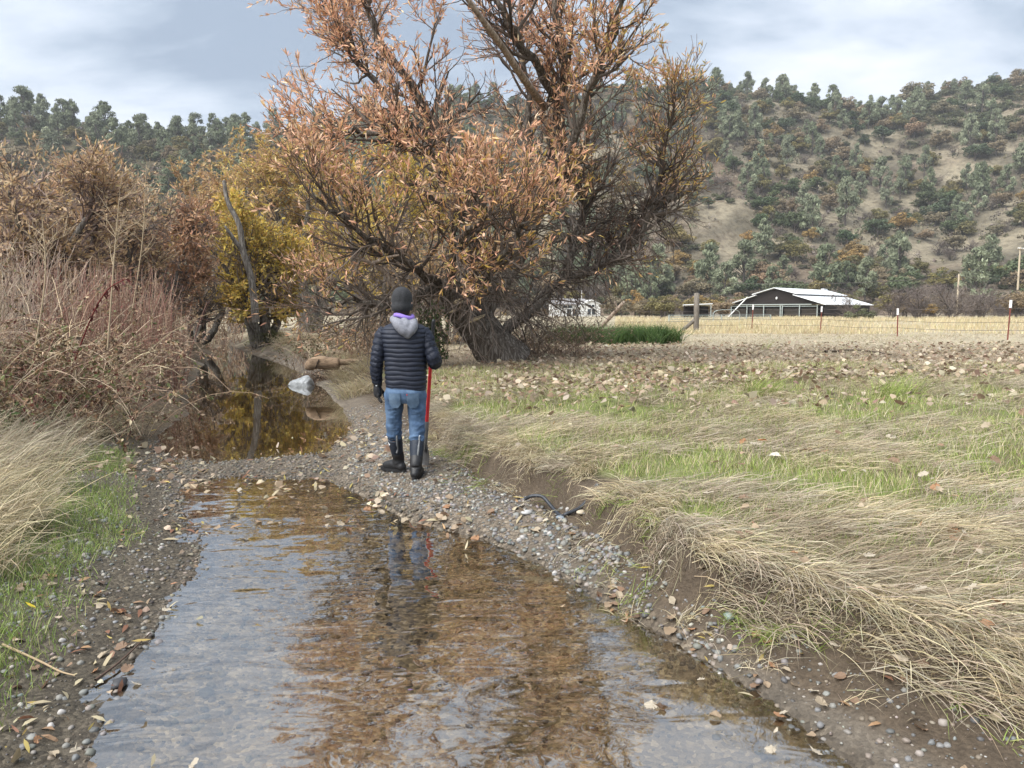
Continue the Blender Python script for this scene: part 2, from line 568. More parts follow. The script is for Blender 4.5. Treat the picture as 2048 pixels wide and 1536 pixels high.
def ground_col(x, y, z):
    xl, xr, xt = edges(y)
    n = len(x)
    f = fbm(x, y, 1.8, 41, 4); f2 = fbm(x, y, 9, 44, 3)
    c = np.tile(np.array([.25, .215, .165]), (n, 1))                            # gravelly bed
    c = lerp(c, np.array([.36, .32, .27]), sst(.4, .6, f2) * .6)
    c = lerp(c, np.array([.135, .115, .092]), sst(-.035, -.008, z))
    deep = sst(8.6, 10.5, y) * sst(.0, -.15, z)
    c = lerp(c, np.array([.10, .07, .034]), deep)
    # right: mud shelf, then thatch
    mud = sst(.0, .10, x - xr - .1) * sst(-2, -1.2, -np.abs(y - 3.0))
    c = lerp(c, np.array([.082, .062, .043]), np.clip(sst(.45, .1, xt - x) + mud * .9, 0, 1) * sst(-.05, .05, x - xr))
    grass = sst(.12, .35, x - xt)
    gc = lerp(np.tile(np.array([.14, .12, .068]), (n, 1)), np.array([.15, .17, .06]), sst(.36, .58, f))
    c = lerp(c, 1, grass * 0) * 1
    c = c * (1 - grass[:, None]) + gc * grass[:, None]
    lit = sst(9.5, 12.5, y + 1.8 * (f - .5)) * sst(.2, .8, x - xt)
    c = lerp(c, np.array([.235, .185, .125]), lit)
    fld = sst(19, 24, y) * sst(.2, 1.0, x - xt)
    c = lerp(c, np.array([.36, .31, .215]), fld)
    # left
    q = xl - x
    lc = lerp(np.tile(np.array([.095, .082, .062]), (n, 1)), np.array([.10, .12, .045]), sst(.7, 1.4, q + 1.4 * (f - .5)))
    lc = lerp(lc, np.array([.20, .155, .10]), sst(2.0, 3.2, q))
    lc = lerp(lc, np.array([.15, .115, .075]), sst(8.5, 10, y))
    m = sst(-.05, .12, q)
    c = c * (1 - m[:, None]) + lc * m[:, None]
    wet = sst(.045, .0, z) * sst(-.02, .0, z)
    c = np.clip(c * (1 - .35 * wet[:, None]) * (.8 + .4 * f2[:, None]), .01, .9)
    grav = np.where(x > xr, sst(.3, .55, xt - x) * sst(2.4, 4.6, y) * .8 + .2, np.where(x < xl, sst(1.0, .3, xl - x) * .7 + .1, 1.0)) * sst(14, 11, y)
    return np.concatenate([c, grav[:, None]], 1)


# ground material: colour by ground type, pebbly relief from Voronoi cells
M_GROUND, t, b = mat('ground', (.1, .1, .1), .8, 0, .3)
a = N(t, 'ShaderNodeAttribute'); a.attribute_name = 'Col'
geo = N(t, 'ShaderNodeNewGeometry')
vo = N(t, 'ShaderNodeTexVoronoi', Scale=48.0); vo.inputs['Randomness'].default_value = 1
nz0 = N(t, 'ShaderNodeTexNoise', Scale=5.0, Detail=4.0)
L(t, geo.outputs['Position'], nz0.inputs['Vector'])
mv = N(t, 'ShaderNodeMix', data_type='RGBA'); mv.inputs[0].default_value = .06
L(t, geo.outputs['Position'], mv.inputs[6]); L(t, nz0.outputs['Color'], mv.inputs[7]); L(t, mv.outputs[2], vo.inputs['Vector'])
sp = N(t, 'ShaderNodeSeparateColor'); L(t, vo.outputs['Color'], sp.inputs[0])
rr = ramp(t, sp.outputs[0], [(0, (.55, .52, .50)), (.5, (1.0, .96, .9)), (.82, (1.35, 1.3, 1.22)), (1, (2.0, 1.95, 1.85))])
mx = N(t, 'ShaderNodeMix', data_type='RGBA', blend_type='MULTIPLY'); L(t, a.outputs['Alpha'], mx.inputs[0])
L(t, a.outputs['Color'], mx.inputs[6]); L(t, rr.outputs[0], mx.inputs[7])
nz = N(t, 'ShaderNodeTexNoise', Scale=60.0, Detail=6.0, Roughness=.7); L(t, geo.outputs['Position'], nz.inputs['Vector'])
r2 = ramp(t, nz.outputs[0], [(.3, (.62, .6, .58)), (.7, (1.3, 1.3, 1.3))])
mx2 = N(t, 'ShaderNodeMix', data_type='RGBA', blend_type='MULTIPLY'); mx2.inputs[0].default_value = .8
L(t, mx.outputs[2], mx2.inputs[6]); L(t, r2.outputs[0], mx2.inputs[7]); L(t, mx2.outputs[2], b.inputs['Base Color'])
sub = N(t, 'ShaderNodeMath', operation='MULTIPLY_ADD'); L(t, vo.outputs['Distance'], sub.inputs[0]); sub.inputs[1].default_value = -.8; L(t, nz.outputs[0], sub.inputs[2])
bp = N(t, 'ShaderNodeBump', Strength=.8, Distance=.015); L(t, sub.outputs[0], bp.inputs['Height']); L(t, bp.outputs[0], b.inputs['Normal'])

gx = axis(-5.2, 4.2, .045, -700, 700, 1.09)
gy = axis(1.4, 11.5, .045, -150, 175, 1.065)
GROUND = ob('ground', grid_mesh('ground', gx, gy, near_h, ground_col, [M_GROUND]), kind='structure')


def hill_col(x, y, z):
    f = fbm(x, y, 1 / 30., 141, 4); f2 = fbm(x, y, 1 / 9., 144, 4)
    c = np.tile(np.array([.225, .195, .140]), (len(x), 1))
    c = lerp(c, np.array([.155, .120, .088]), sst(.45, .62, f))
    c = lerp(c, np.array([.085, .075, .055]), sst(.45, .68, f2) * .85)
    u = 1024 + 1536 * x / np.maximum(y, 40)
    c = lerp(c, np.array([.085, .072, .045]), sst(700, 500, u))
    bare = np.exp(-((u - 1460) / 60) ** 2) * np.exp(-((y - 185) / 22) ** 2)
    c = lerp(c, np.array([.245, .205, .165]), bare)
    return c


M_HILL, t, b = mat('dry_hillside', (.2, .2, .1), .95, 0, .1)
a = N(t, 'ShaderNodeAttribute'); a.attribute_name = 'Col'
geo = N(t, 'ShaderNodeNewGeometry')
nz = N(t, 'ShaderNodeTexNoise', Scale=.5, Detail=9.0, Roughness=.72); L(t, geo.outputs['Position'], nz.inputs['Vector'])
r2 = ramp(t, nz.outputs[0], [(.34, (.5, .47, .44)), (.52, (1, 1, 1)), (.7, (1.35, 1.3, 1.2))])
mx = N(t, 'ShaderNodeMix', data_type='RGBA', blend_type='MULTIPLY'); mx.inputs[0].default_value = 1
L(t, a.outputs['Color'], mx.inputs[6]); L(t, r2.outputs[0], mx.inputs[7]); L(t, mx.outputs[2], b.inputs['Base Color'])
bp = N(t, 'ShaderNodeBump', Strength=.8, Distance=.6); L(t, nz.outputs[0], bp.inputs['Height']); L(t, bp.outputs[0], b.inputs['Normal'])
hx = np.arange(-620, 621, 4.0); hy = np.arange(90, 620, 3.6)
HILL = ob('hills', grid_mesh('hills', hx, hy, hill_h, hill_col, [M_HILL]), kind='structure')

# ------------------------------------------------------------------ water
M_WATER, t, b = mat('stream_water', (.1, .1, .1), .05)
t.nodes.remove(b)
geo = N(t, 'ShaderNodeNewGeometry')
sp = N(t, 'ShaderNodeSeparateXYZ'); L(t, geo.outputs['Position'], sp.inputs[0])
mpn = N(t, 'ShaderNodeMapping'); L(t, geo.outputs['Position'], mpn.inputs[0])
mpn.inputs['Rotation'].default_value = (0, 0, R_(-16)); mpn.inputs['Scale'].default_value = (2.4, 6.0, 1)
nz = N(t, 'ShaderNodeTexNoise', Scale=1.0, Detail=2.0, Roughness=.45, Distortion=.5); L(t, mpn.outputs[0], nz.inputs['Vector'])
mp2 = N(t, 'ShaderNodeMapping'); L(t, geo.outputs['Position'], mp2.inputs[0]); mp2.inputs['Scale'].default_value = (3, 3, 1)
nzl = N(t, 'ShaderNodeTexNoise', Scale=1.0, Detail=2.0); L(t, mp2.outputs[0], nzl.inputs['Vector'])
rip = N(t, 'ShaderNodeTexNoise', Scale=.9, Detail=2.0); L(t, geo.outputs['Position'], rip.inputs['Vector'])
ripr = ramp(t, rip.outputs[0], [(.36, (.15, .15, .15)), (.62, (1, 1, 1))])
nzm = N(t, 'ShaderNodeMath', operation='MULTIPLY'); L(t, nz.outputs[0], nzm.inputs[0]); L(t, ripr.outputs[0], nzm.inputs[1])
hsum = N(t, 'ShaderNodeMath', operation='MULTIPLY_ADD'); L(t, nzl.outputs[0], hsum.inputs[0]); hsum.inputs[1].default_value = .9; L(t, nzm.outputs[0], hsum.inputs[2])
calm = N(t, 'ShaderNodeMapRange'); L(t, sp.outputs[1], calm.inputs[0])
calm.inputs[1].default_value = 4.5; calm.inputs[2].default_value = 8.0; calm.inputs[3].default_value = .30; calm.inputs[4].default_value = .012
bp = N(t, 'ShaderNodeBump', Distance=.035); L(t, hsum.outputs[0], bp.inputs['Height']); L(t, calm.outputs[0], bp.inputs['Strength'])
fr = N(t, 'ShaderNodeFresnel', IOR=1.45); L(t, bp.outputs[0], fr.inputs['Normal'])
tr = N(t, 'ShaderNodeBsdfTransparent'); tr.inputs[0].default_value = (.92, .85, .70, 1)
gl = N(t, 'ShaderNodeBsdfGlossy'); gl.inputs['Roughness'].default_value = .02; L(t, bp.outputs[0], gl.inputs['Normal'])
gl.inputs['Color'].default_value = (.97, .97, .97, 1)
pwr = N(t, 'ShaderNodeMath', operation='POWER'); L(t, fr.outputs[0], pwr.inputs[0]); pwr.inputs[1].default_value = .43
ms = N(t, 'ShaderNodeMixShader'); L(t, pwr.outputs[0], ms.inputs[0]); L(t, tr.outputs[0], ms.inputs[1]); L(t, gl.outputs[0], ms.inputs[2])
L(t, ms.outputs[0], t.nodes['Material Output'].inputs[0])
wy = np.concatenate([np.arange(-6, 12, .25), np.arange(12, 44, .7)])
xl, xr, xt = edges(wy)
Vw = []; nxw = 24
for k in range(nxw):
    f = k / (nxw - 1)
    Vw.append(np.stack([xl - .5 + (xr - xl + 1.0) * f, wy, np.zeros_like(wy)], -1))
Vw = np.stack(Vw, 1).reshape(-1, 3)
i = (np.arange(len(wy) - 1)[:, None] * nxw + np.arange(nxw - 1)[None]).ravel()
WATER = ob('stream_water', mk('stream_water', Vw, np.stack([i, i + 1, i + nxw + 1, i + nxw], -1), None, None, True, [M_WATER]), kind='structure')
# ------------------------------------------------------------------ willow over the creek
def limb_from(pix, r, n=14):
    """pix: (u, v, depth) stations of one limb; r: radius at each"""
    p = np.array([at(u, v, y) for u, v, y in pix])
    P = catmull(p, n)
    R = np.interp(np.linspace(0, 1, n), np.linspace(0, 1, len(r)), r)
    return P, R


def limb_mesh(P, R, mt, sides=10, rough=.06, g=rng):
    V, Q = tubes(P, R, sides)
    V = V.reshape(len(P), sides, 3)
    c = V.mean(1, keepdims=True)
    V = c + (V - c) * (1 + rough * g.normal(size=(len(P), sides, 1)))
    V = np.vstack([V.reshape(-1, 3), P[-1:] + (P[-1:] - P[-2:-1]) * .2])
    k = (len(P) - 1) * sides
    T = [[k + j, len(V) - 1, k + (j + 1) % sides] for j in range(sides)]
    return mk('limb', V, Q, np.array(T)[:, ::-1], None, True, [mt])


DW = 15.5
gw = np.random.default_rng(21)
wil = thing('willow_tree', 'big leaning willow with orange-brown leaves overhanging the creek bank behind the person', 'tree', loc=(0, 0, 0))
trunkP, trunkR = limb_from([(1018, 732, 15.6), (985, 690, 15.5), (945, 640, 15.4), (912, 600, 15.2), (893, 560, 15.1)], [.54, .42, .37, .32, .22], 12)
tm = limb_mesh(trunkP, trunkR, M_BARK, 16, .05, gw)
ob('trunk', tm, wil)
LIMBS = [
    ([(915, 605, 15.2), (935, 560, 15.3), (962, 480, 15.5), (925, 390, 15.4), (880, 310, 15.2), (840, 190, 15.0), (770, 90, 14.8), (720, -10, 14.6), (690, -110, 14.5)], [.20, .17, .15, .12, .10, .075, .055, .035, .02]),
    ([(955, 470, 15.5), (900, 350, 15.0), (850, 300, 14.6), (800, 275, 14.2), (740, 262, 13.9), (690, 262, 13.7), (650, 290, 13.6)], [.12, .10, .085, .07, .055, .04, .02]),
    ([(960, 640, 15.5), (1010, 560, 15.8), (1050, 480, 16.0), (1090, 390, 16.1), (1120, 300, 16.2), (1118, 200, 16.2), (1135, 120, 16.1), (1110, 10, 16.0), (1120, -110, 15.8), (1090, -230, 15.6)], [.20, .18, .16, .145, .13, .11, .09, .07, .05, .02]),
    ([(1105, 340, 16.1), (1140, 300, 15.6), (1190, 150, 15.0), (1230, 60, 14.7), (1250, -60, 14.4), (1240, -150, 14.2)], [.10, .08, .065, .05, .035, .015]),
    ([(1060, 470, 16.0), (1050, 330, 16.4), (1060, 200, 16.7), (1040, 60, 17.0), (1050, -90, 17.2), (1010, -250, 17.3)], [.10, .08, .065, .05, .035, .015]),
    ([(985, 690, 15.5), (1060, 620, 16.0), (1130, 560, 16.5), (1220, 530, 16.8), (1270, 480, 17.0), (1300, 430, 17.0), (1318, 370, 17.0), (1320, 300, 16.9), (1345, 240, 16.8), (1350, 190, 16.7)], [.12, .11, .10, .095, .09, .085, .07, .05, .03, .015]),
    ([(1300, 425, 17.0), (1330, 400, 17.2), (1380, 380, 17.4), (1410, 330, 17.5)], [.10, .08, .05, .02]),
    ([(912, 600, 15.2), (870, 560, 14.6), (800, 520, 14.0), (730, 470, 13.6), (660, 420, 13.2), (620, 380, 13.0)], [.11, .085, .065, .05, .035, .015]),
    ([(900, 575, 15.1), (900, 520, 14.2), (930, 470, 13.4), (965, 425, 13.0), (950, 375, 12.8)], [.10, .075, .06, .04, .02]),
    ([(880, 310, 15.2), (760, 180, 15.6), (690, 90, 15.9), (660, 0, 16.1), (670, -80, 16.2)], [.08, .06, .045, .03, .015]),
    ([(1118, 200, 16.2), (1060, 110, 15.4), (1010, 40, 15.0), (960, -60, 14.8), (930, -180, 14.6)], [.11, .08, .06, .04, .02]),
    ([(940, 620, 15.3), (960, 580, 14.4), (990, 530, 13.8), (1030, 485, 13.4), (1050, 440, 13.2)], [.14, .10, .07, .05, .02]),
    ([(1130, 560, 16.5), (1150, 480, 16.6), (1180, 400, 16.6), (1230, 330, 16.5)], [.11, .08, .05, .02]),
    ([(880, 560, 15.0), (820, 600, 14.6), (760, 610, 14.3), (700, 600, 14.2), (650, 620, 14.1)], [.12, .09, .06, .04, .02]),
]
LP = []; LR = []
for k, (px, r) in enumerate(LIMBS):
    P, R = limb_from(px, r, 18)
    P[1:] += gw.normal(size=P[1:].shape) * .035
    ob('limb', limb_mesh(P, R, M_BARK, 9 if k < 6 else 7, .07, gw), wil)
    LP.append(P); LR.append(R)
LP = np.stack(LP); LR = np.stack(LR)
# pale dead limb without leaves, reaching out of the top of the picture
dl, dr = limb_from([(1090, 215, 16.0), (1045, 155, 14.6), (1005, 95, 13.9), (965, 40, 13.4), (930, -10, 13.1), (900, -70, 12.9)], [.075, .068, .058, .05, .04, .02], 14)
M_DEAD = bark('dead_wood', (.26, .20, .155), (.46, .38, .31), 5, .4, .01)
d_ = ob('dead_limb', limb_mesh(dl, dr, M_DEAD, 8, .05, gw), wil); d_['label'] = 'bare pale dead limb'
dl2, dr2 = limb_from([(800, 590, 14.0), (770, 545, 13.8), (740, 525, 13.7), (705, 515, 13.6)], [.055, .045, .035, .02], 8)
d_ = ob('dead_limb', limb_mesh(dl2, dr2, M_DEAD, 7, .05, gw), wil); d_['label'] = 'pale broken limb beside the hat'
dl3, dr3 = limb_from([(745, 527, 13.7), (775, 515, 13.6), (810, 508, 13.5)], [.04, .03, .012], 8)
ob('dead_limb', limb_mesh(dl3, dr3, M_DEAD, 7, .05, gw), wil)

UPW = (0, 0, .10)
B1, b1 = spawn(gw, LP, LR, 330, (.22, 1), (25, 65), (.9, 2.0), 7, .5, .05, .16, UPW, .35, .45)
B2, b2 = spawn(gw, B1, b1, 1600, (.15, 1), (20, 60), (.5, 1.2), 5, .65, .018, .16, UPW, .4, .4)
lowm = LP[[0, 2, 5, 5, 7, 11, 12, 12, 13]]; lowr = LR[[0, 2, 5, 5, 7, 11, 12, 12, 13]]
BH, bh = spawn(gw, lowm, lowr, 420, (.05, .62), (40, 100), (.7, 1.7), 7, .3, .016, .2, (0, 0, -.16), .4, .3)   # hanging dead twigs
T1, t1 = spawn(gw, np.concatenate([B2]), np.concatenate([b2]), 5600, (.2, 1), (15, 50), (.28, .75), 4, .7, .008, .12, (0, 0, .08), .5, .3)
T2, t2 = spawn(gw, BH, bh, 3200, (.1, 1), (25, 70), (.25, .7), 4, .6, .007, .16, (0, 0, -.08), .5, .3)
tmb = MB()
cd = np.array([.11, .088, .072])
for P, R, s_, c in ((B1, b1, 5, cd), (B2, b2, 4, cd * 1.05), (BH, bh, 4, cd * 1.3), (T1, t1, 3, np.array([.15, .095, .07])), (T2, t2, 3, np.array([.15, .12, .10]))):
    V, Q = tubes(P, np.maximum(R, .0042), s_)
    cc = np.repeat(c[None] * (1 + .25 * gw.normal(size=(len(P), 1))), P.shape[1] * s_, 0)
    tmb.add(V, Q, None, np.clip(cc, .02, .6))
ob('twigs', tmb.mesh('twigs', [M_TWIG]), wil, kind='stuff')

TW = np.concatenate([T1, B2[:, :4]])
nl = 64000
b_, d_, n_, l_, c_ = leaves_on(gw, TW, nl, (.085, .165), .18, (.2, 1), True, -.12, .55)
uu = 1024 + 1536 * b_[:, 0] / b_[:, 1]
vv = 622 - 1536 * (b_[:, 2] - CAMZ) / b_[:, 1]
clump = fbm(b_[:, 0] + b_[:, 1] * .7, b_[:, 2] - b_[:, 1] * .4, .9, 301, 3)
keep = gw.uniform(size=nl) < np.clip((clump - .28) * 4.2, .05, 1) * np.where(vv > 380, .85, 1.0) * np.where((vv < 260) & (uu > 900) & (uu < 1030), .45, 1) * np.where(uu > 1180, np.where(vv > 180, .26, .9), 1)
b_, d_, n_, l_, c_, uu, vv = [q[keep] for q in (b_, d_, n_, l_, c_, uu, vv)]
yel = np.clip((vv - 250) / 500, 0, .35) + np.clip((uu - 1080) / 500, 0, .55)
isy = gw.uniform(size=len(b_)) < yel
colL = np.where(isy[:, None], pal(gw, len(b_), [(.56, .40, .10), (.50, .40, .15), (.58, .36, .13)], None, .18), pal(gw, len(b_), [(.78, .45, .28), (.72, .42, .28), (.80, .56, .38), (.58, .33, .21), (.78, .50, .27)], (3, 3, 2, 1.5, 1), .18))
w_ = l_ * gw.uniform(.14, .21, len(l_))
order = np.argsort(-(l_ / b_[:, 1]))
big = order[:300]; rest = order[300:]
V, Q, T, m = leaf_strips(b_[rest], d_[rest], n_[rest], l_[rest], w_[rest], c_[rest])
ob('foliage', mk('foliage', V, Q, T, np.repeat(colL[rest], m, 0), False, [M_LEAF]), wil, kind='stuff')
lm = []
for k in range(12):       # a dozen leaf shapes shared by the nearest leaves
    V, Q, T, m = leaf_strips(np.zeros((1, 3)), np.array([[1., 0, 0]]), np.array([[0, 0, 1.]]), np.array([1.]), np.array([.17 + .09 * gw.uniform()]), np.array([.9 * gw.normal()]))
    lm.append(mk('leaf', V, Q, T, np.repeat(colL[big[k * 20]][None], m, 0), False, [M_LEAF]))
for k, i in enumerate(big):
    x = Vector(d_[i]); s_ = x.cross(Vector(n_[i])).normalized(); z = s_.cross(x) * -1
    o = ob('leaf', lm[k % 12], wil)
    o.matrix_local = Matrix.Translation(b_[i]) @ Matrix(((x.x, s_.x, -z.x), (x.y, s_.y, -z.y), (x.z, s_.z, -z.z))).to_4x4() @ Matrix.Scale(l_[i], 4)

# bracket fungi on the trunk
M_FUNG = noisy('bracket_fungus', (.42, .31, .17), (.66, .56, .38), 14, .8, .3)
for (u, v, y, s_) in ((922, 602, 14.84, .16), (908, 622, 14.95, .11), (950, 640, 14.98, .14), (962, 634, 15.06, .10)):
    bm = bmesh.new(); bmesh.ops.create_uvsphere(bm, u_segments=16, v_segments=8, radius=1)
    for q in bm.verts:
        q.co.z *= .35 if q.co.z > 0 else .16
        q.co.x *= 1.0 + .12 * math.sin(5 * math.atan2(q.co.y, q.co.x))
        q.co.y *= .75
    me = bpy.data.meshes.new('bracket_fungus'); bm.to_mesh(me); bm.free(); me.materials.append(M_FUNG)
    me.polygons.foreach_set('use_smooth', np.ones(len(me.polygons), bool))
    ob('bracket_fungus', me, wil, loc=at(u, v, y), rot=(R_(12), R_(-20), gw.uniform(-.4, .4)), scale=s_)


# ------------------------------------------------------------------ other riverside trees
def river_tree(name, label, base, H, spread, seed, leafcols, nleaf, lean=(0, 0), nstem=4, leaf=(.10, .17), barkm=M_BARK2, twc=(.18, .145, .12), ntw=2200, up=.10, lowleaf=.25, r0=.17, group=None, ratio=.3, cat='tree'):
    g = np.random.default_rng(seed)
    t_ = thing(name, label, cat, loc=tuple(base), group=group)
    SP = []; SR = []
    for k in range(nstem):
        a = 2 * PI * (k + g.uniform(-.3, .3)) / nstem
        out = spread * g.uniform(.35, .8)
        hh = H * g.uniform(.62, .9)
        p0 = np.array([math.cos(a) * .25, math.sin(a) * .25, -.15])
        e = np.array([math.cos(a) * out + lean[0], math.sin(a) * out + lean[1], hh])
        m1 = p0 * .6 + e * .35 + np.array([0, 0, hh * .05]) + g.normal(size=3) * .25
        m2 = p0 * .25 + e * .72 + np.array([0, 0, hh * .06]) + g.normal(size=3) * .25
        P = catmull([p0, m1, m2, e], 14); P[1:] += g.normal(size=P[1:].shape) * .03
        R = np.interp(np.linspace(0, 1, 14), [0, .15, 1], [r0, r0 * .8, .025]) * g.uniform(.7, 1.15)
        ob('trunk', limb_mesh(P, R, barkm, 8, .06, g), t_)
        SP.append(P); SR.append(R)
    SP = np.stack(SP); SR = np.stack(SR)
    A, a1 = spawn(g, SP, SR, int(26 * nstem), (.2, 1), (30, 75), (H * .16, H * .36), 6, .5, .05, .16, (0, 0, up), .35, .4)
    ntw = int(ntw * .68)
    Bq, b1_ = spawn(g, A, a1, int(ntw * .3), (.15, 1), (25, 65), (H * .08, H * .18), 5, .6, .018, .17, (0, 0, up * .7), .4, .35)
    C, c1 = spawn(g, Bq, b1_, ntw, (.2, 1), (20, 55), (.3, .75), 4, .7, .009, .14, (0, 0, up * .6), .5, .3)
    mb = MB()
    for P, R, s_ in ((A, a1, 4), (Bq, b1_, 3), (C, c1, 3)):
        V, Q = tubes(P, np.maximum(R, .007), s_)
        cc = np.repeat(np.asarray(twc)[None] * (1 + .25 * g.normal(size=(len(P), 1))), P.shape[1] * s_, 0)
        mb.add(V, Q, None, np.clip(cc, .02, .6))
    ob('twigs', mb.mesh('twigs', [M_TWIG]), t_, kind='stuff')
    if nleaf:
        src = np.concatenate([C, Bq[:, :4]])
        b, d, n, l, c = leaves_on(g, src, nleaf, leaf, .3, (.1, 1), False, .05, .8)
        cl_ = fbm(b[:, 0] + base[0] + b[:, 1] * .8, b[:, 2] + base[1] - b[:, 1] * .5, .8, seed, 3)
        kp = g.uniform(size=nleaf) < np.clip((cl_ - .26) * 4, .06, 1) * np.clip(lowleaf + (1 - lowleaf) * b[:, 2] / (H * .5), 0, 1)
        b, d, n, l = b[kp], d[kp], n[kp], l[kp]
        V, Q, T, m = leaf_strips(b, d, n, l, l * ratio, 0, False)
        ob('crown', mk('crown', V, Q, None, np.repeat(pal(g, len(b), *leafcols), m, 0), False, [M_LEAF]), t_)
    return t_


def gpt(u, y, dz=0.):
    x = (u - 1024) / 1536 * y
    return np.array([x, y, float(near_h(x, y)) + dz])


PINK = ([(.52, .37, .23), (.57, .42, .26), (.42, .30, .20), (.60, .42, .21)], (3, 3, 2, 1.2), .18)
OCH = ([(.58, .42, .09), (.64, .48, .11), (.50, .39, .13), (.62, .40, .13), (.42, .34, .12)], (3, 3, 2, 1.5, 1), .18)
BRN = ([(.54, .37, .20), (.48, .32, .18), (.58, .43, .19), (.40, .27, .17)], (3, 3, 2, 2), .18)
river_tree('willow_tree', 'pinkish brown willow at the left edge behind the bramble bank', gpt(40, 16), 3.9, 2.6, 31, PINK, 11000, (.6, 0), 5, (.11, .19), ntw=3000, lowleaf=.15, twc=(.21, .155, .135))
river_tree('willow_tree', 'round pale orange willow left of the creek beyond the red stems', gpt(325, 25), 4.3, 2.3, 33, ([(.50, .31, .19), (.46, .27, .16), (.42, .25, .15)], (3, 2, 2), .15), 9000, (-.2, 0), 4, (.15, .24), ntw=2200, lowleaf=.02, twc=(.19, .155, .135))
river_tree('willow_tree', 'dark nearly leafless willow left of the round pale orange willow', gpt(215, 22), 4.2, 2.6, 35, PINK, 9000, (0, 0), 5, (.13, .2), ntw=3000, lowleaf=.2, twc=(.16, .125, .11))
river_tree('willow_tree', 'bare grey willow over the far left end of the creek pool', gpt(395, 31), 4.6, 2.6, 37, PINK, 5500, (0, 0), 5, (.13, .2), ntw=2600, twc=(.18, .15, .13))
river_tree('cottonwood_tree', 'golden yellow tree with several grey trunks on the far creek bank', gpt(528, 30), 5.8, 2.3, 39, OCH, 36000, (-.6, -.3), 5, (.12, .20), ntw=3200, lowleaf=.75, r0=.24, ratio=.45, up=.16)
river_tree('cottonwood_tree', 'tall rusty brown tree rising behind the golden yellow tree', gpt(625, 38), 9.4, 4.2, 41, ([(.56, .38, .19), (.60, .44, .16), (.48, .32, .18), (.58, .46, .14)], (3, 2, 2, 1.5), .18), 34000, (-.8, 0), 5, (.16, .27), ntw=3600, lowleaf=.3, r0=.25)
river_tree('cottonwood_tree', 'brown tree behind the bare snag left of the golden tree', gpt(475, 43), 8.6, 3.0, 43, BRN, 20000, (0, 0), 4, (.18, .28), ntw=2400, lowleaf=.25, r0=.24)
river_tree('cottonwood_tree', 'yellow olive tree directly behind the leaning willow limbs', gpt(760, 30), 6.8, 3.6, 45, OCH, 17000, (0, 0), 5, (.14, .23), ntw=2800, lowleaf=.4)
river_tree('willow_tree', 'brown scrubby willow behind the leaning trunk', gpt(900, 24), 3.6, 3.0, 47, BRN, 9000, (0, 0), 6, (.12, .2), ntw=2600, lowleaf=.7, r0=.10)
river_tree('willow_tree', 'tawny willow crown rising behind the leftmost willow', gpt(110, 25), 5.8, 3.0, 49, PINK, 12000, (0, 0), 5, (.14, .22), ntw=2200, lowleaf=.3)
# snag
g = np.random.default_rng(5)
P, R = limb_from([(512, 645, 26.6), (503, 560, 26.6), (486, 500, 26.6), (479, 450, 26.6), (456, 405, 26.6), (448, 362, 26.6)], [.14, .125, .11, .10, .085, .06], 18)
sn = thing('dead_snag', 'bare crooked grey snag standing in front of the golden yellow tree', 'dead tree', loc=(0, 0, 0))
ob('trunk', limb_mesh(P, R, M_BARK2, 8, .07, g), sn)
P, R = limb_from([(487, 505, 26.6), (462, 470, 26.4), (450, 452, 26.3)], [.09, .07, .03], 8)
ob('limb', limb_mesh(P, R, M_BARK2, 7, .07, g), sn)

# ------------------------------------------------------------------ hillside trees
def cards(g, centers, rad, n_per, size, asp=1.0, flat=.8, up=.0, jitter=.55, vol=.45):
    """leafy clumps: small faces around each clump centre"""
    n = len(centers) * n_per
    i = np.repeat(np.arange(len(centers)), n_per)
    d = nrm(g.normal(size=(n, 3)) + np.array([0, 0, .35]))
    r = rad[i] * (vol + (1 - vol) * g.uniform(size=n) ** .5)
    p = centers[i] + d * r[:, None] * np.array([1, 1, flat])
    nm = nrm(d + jitter * g.normal(size=(n, 3)))
    a = nrm(np.cross(nm, g.normal(size=(n, 3))) + np.array([0, 0, up])); b = np.cross(nm, a)
    s = size * g.uniform(.6, 1.3, n)[:, None]
    V = np.stack([p - a * s * asp, p + b * s * .6 - a * s * .1 * asp, p + a * s * asp, p - b * s * .6 + a * s * .15 * asp], 1)
    br = (g.uniform(.72, 1.25, len(centers))[i] * g.uniform(.7, 1.3, n))
    return V.reshape(-1, 3), (np.arange(n) * 4)[:, None] + np.array([[0, 1, 2, 3]]), np.repeat(br[:, None].repeat(3, 1), 4, 0)


M_PINE = attr_mat('pine_needles', .7, .15, .2, [(.18, .205, .125), (.22, .24, .155), (.15, .175, .10), (.245, .26, .175)])
M_LOAK = attr_mat('live_oak_leaves', .6, .12, .3, [(.055, .082, .036), (.072, .10, .042), (.095, .115, .05), (.065, .088, .045)])
M_GOLD = attr_mat('golden_oak_leaves', .7, .2, .2, [(.32, .20, .075), (.29, .20, .08), (.35, .23, .08), (.25, .18, .085)])
M_RUST = attr_mat('brown_oak_leaves', .75, .2, .2, [(.22, .175, .105), (.25, .19, .12), (.20, .175, .11), (.28, .19, .12)])
M_OLIV = attr_mat('olive_oak_leaves', .7, .2, .2, [(.17, .15, .06), (.20, .17, .065), (.15, .14, .065), (.23, .18, .07)])
M_CHAP = attr_mat('chaparral_leaves', .75, .1, .2, [(.085, .10, .052), (.115, .12, .062), (.095, .10, .055), (.14, .13, .075)])
M_SCRUB = attr_mat('dark_scrub_leaves', .75, .1, .2, [(.095, .11, .055), (.125, .125, .065), (.08, .092, .046), (.155, .13, .078)])
M_GREY = attr_mat('grey_brush', .85, .05, .1, [(.16, .13, .11), (.14, .115, .105), (.19, .155, .125)])
M_TRK = noisy('dark_trunk', (.055, .045, .038), (.13, .11, .095), 3, .9, 0)


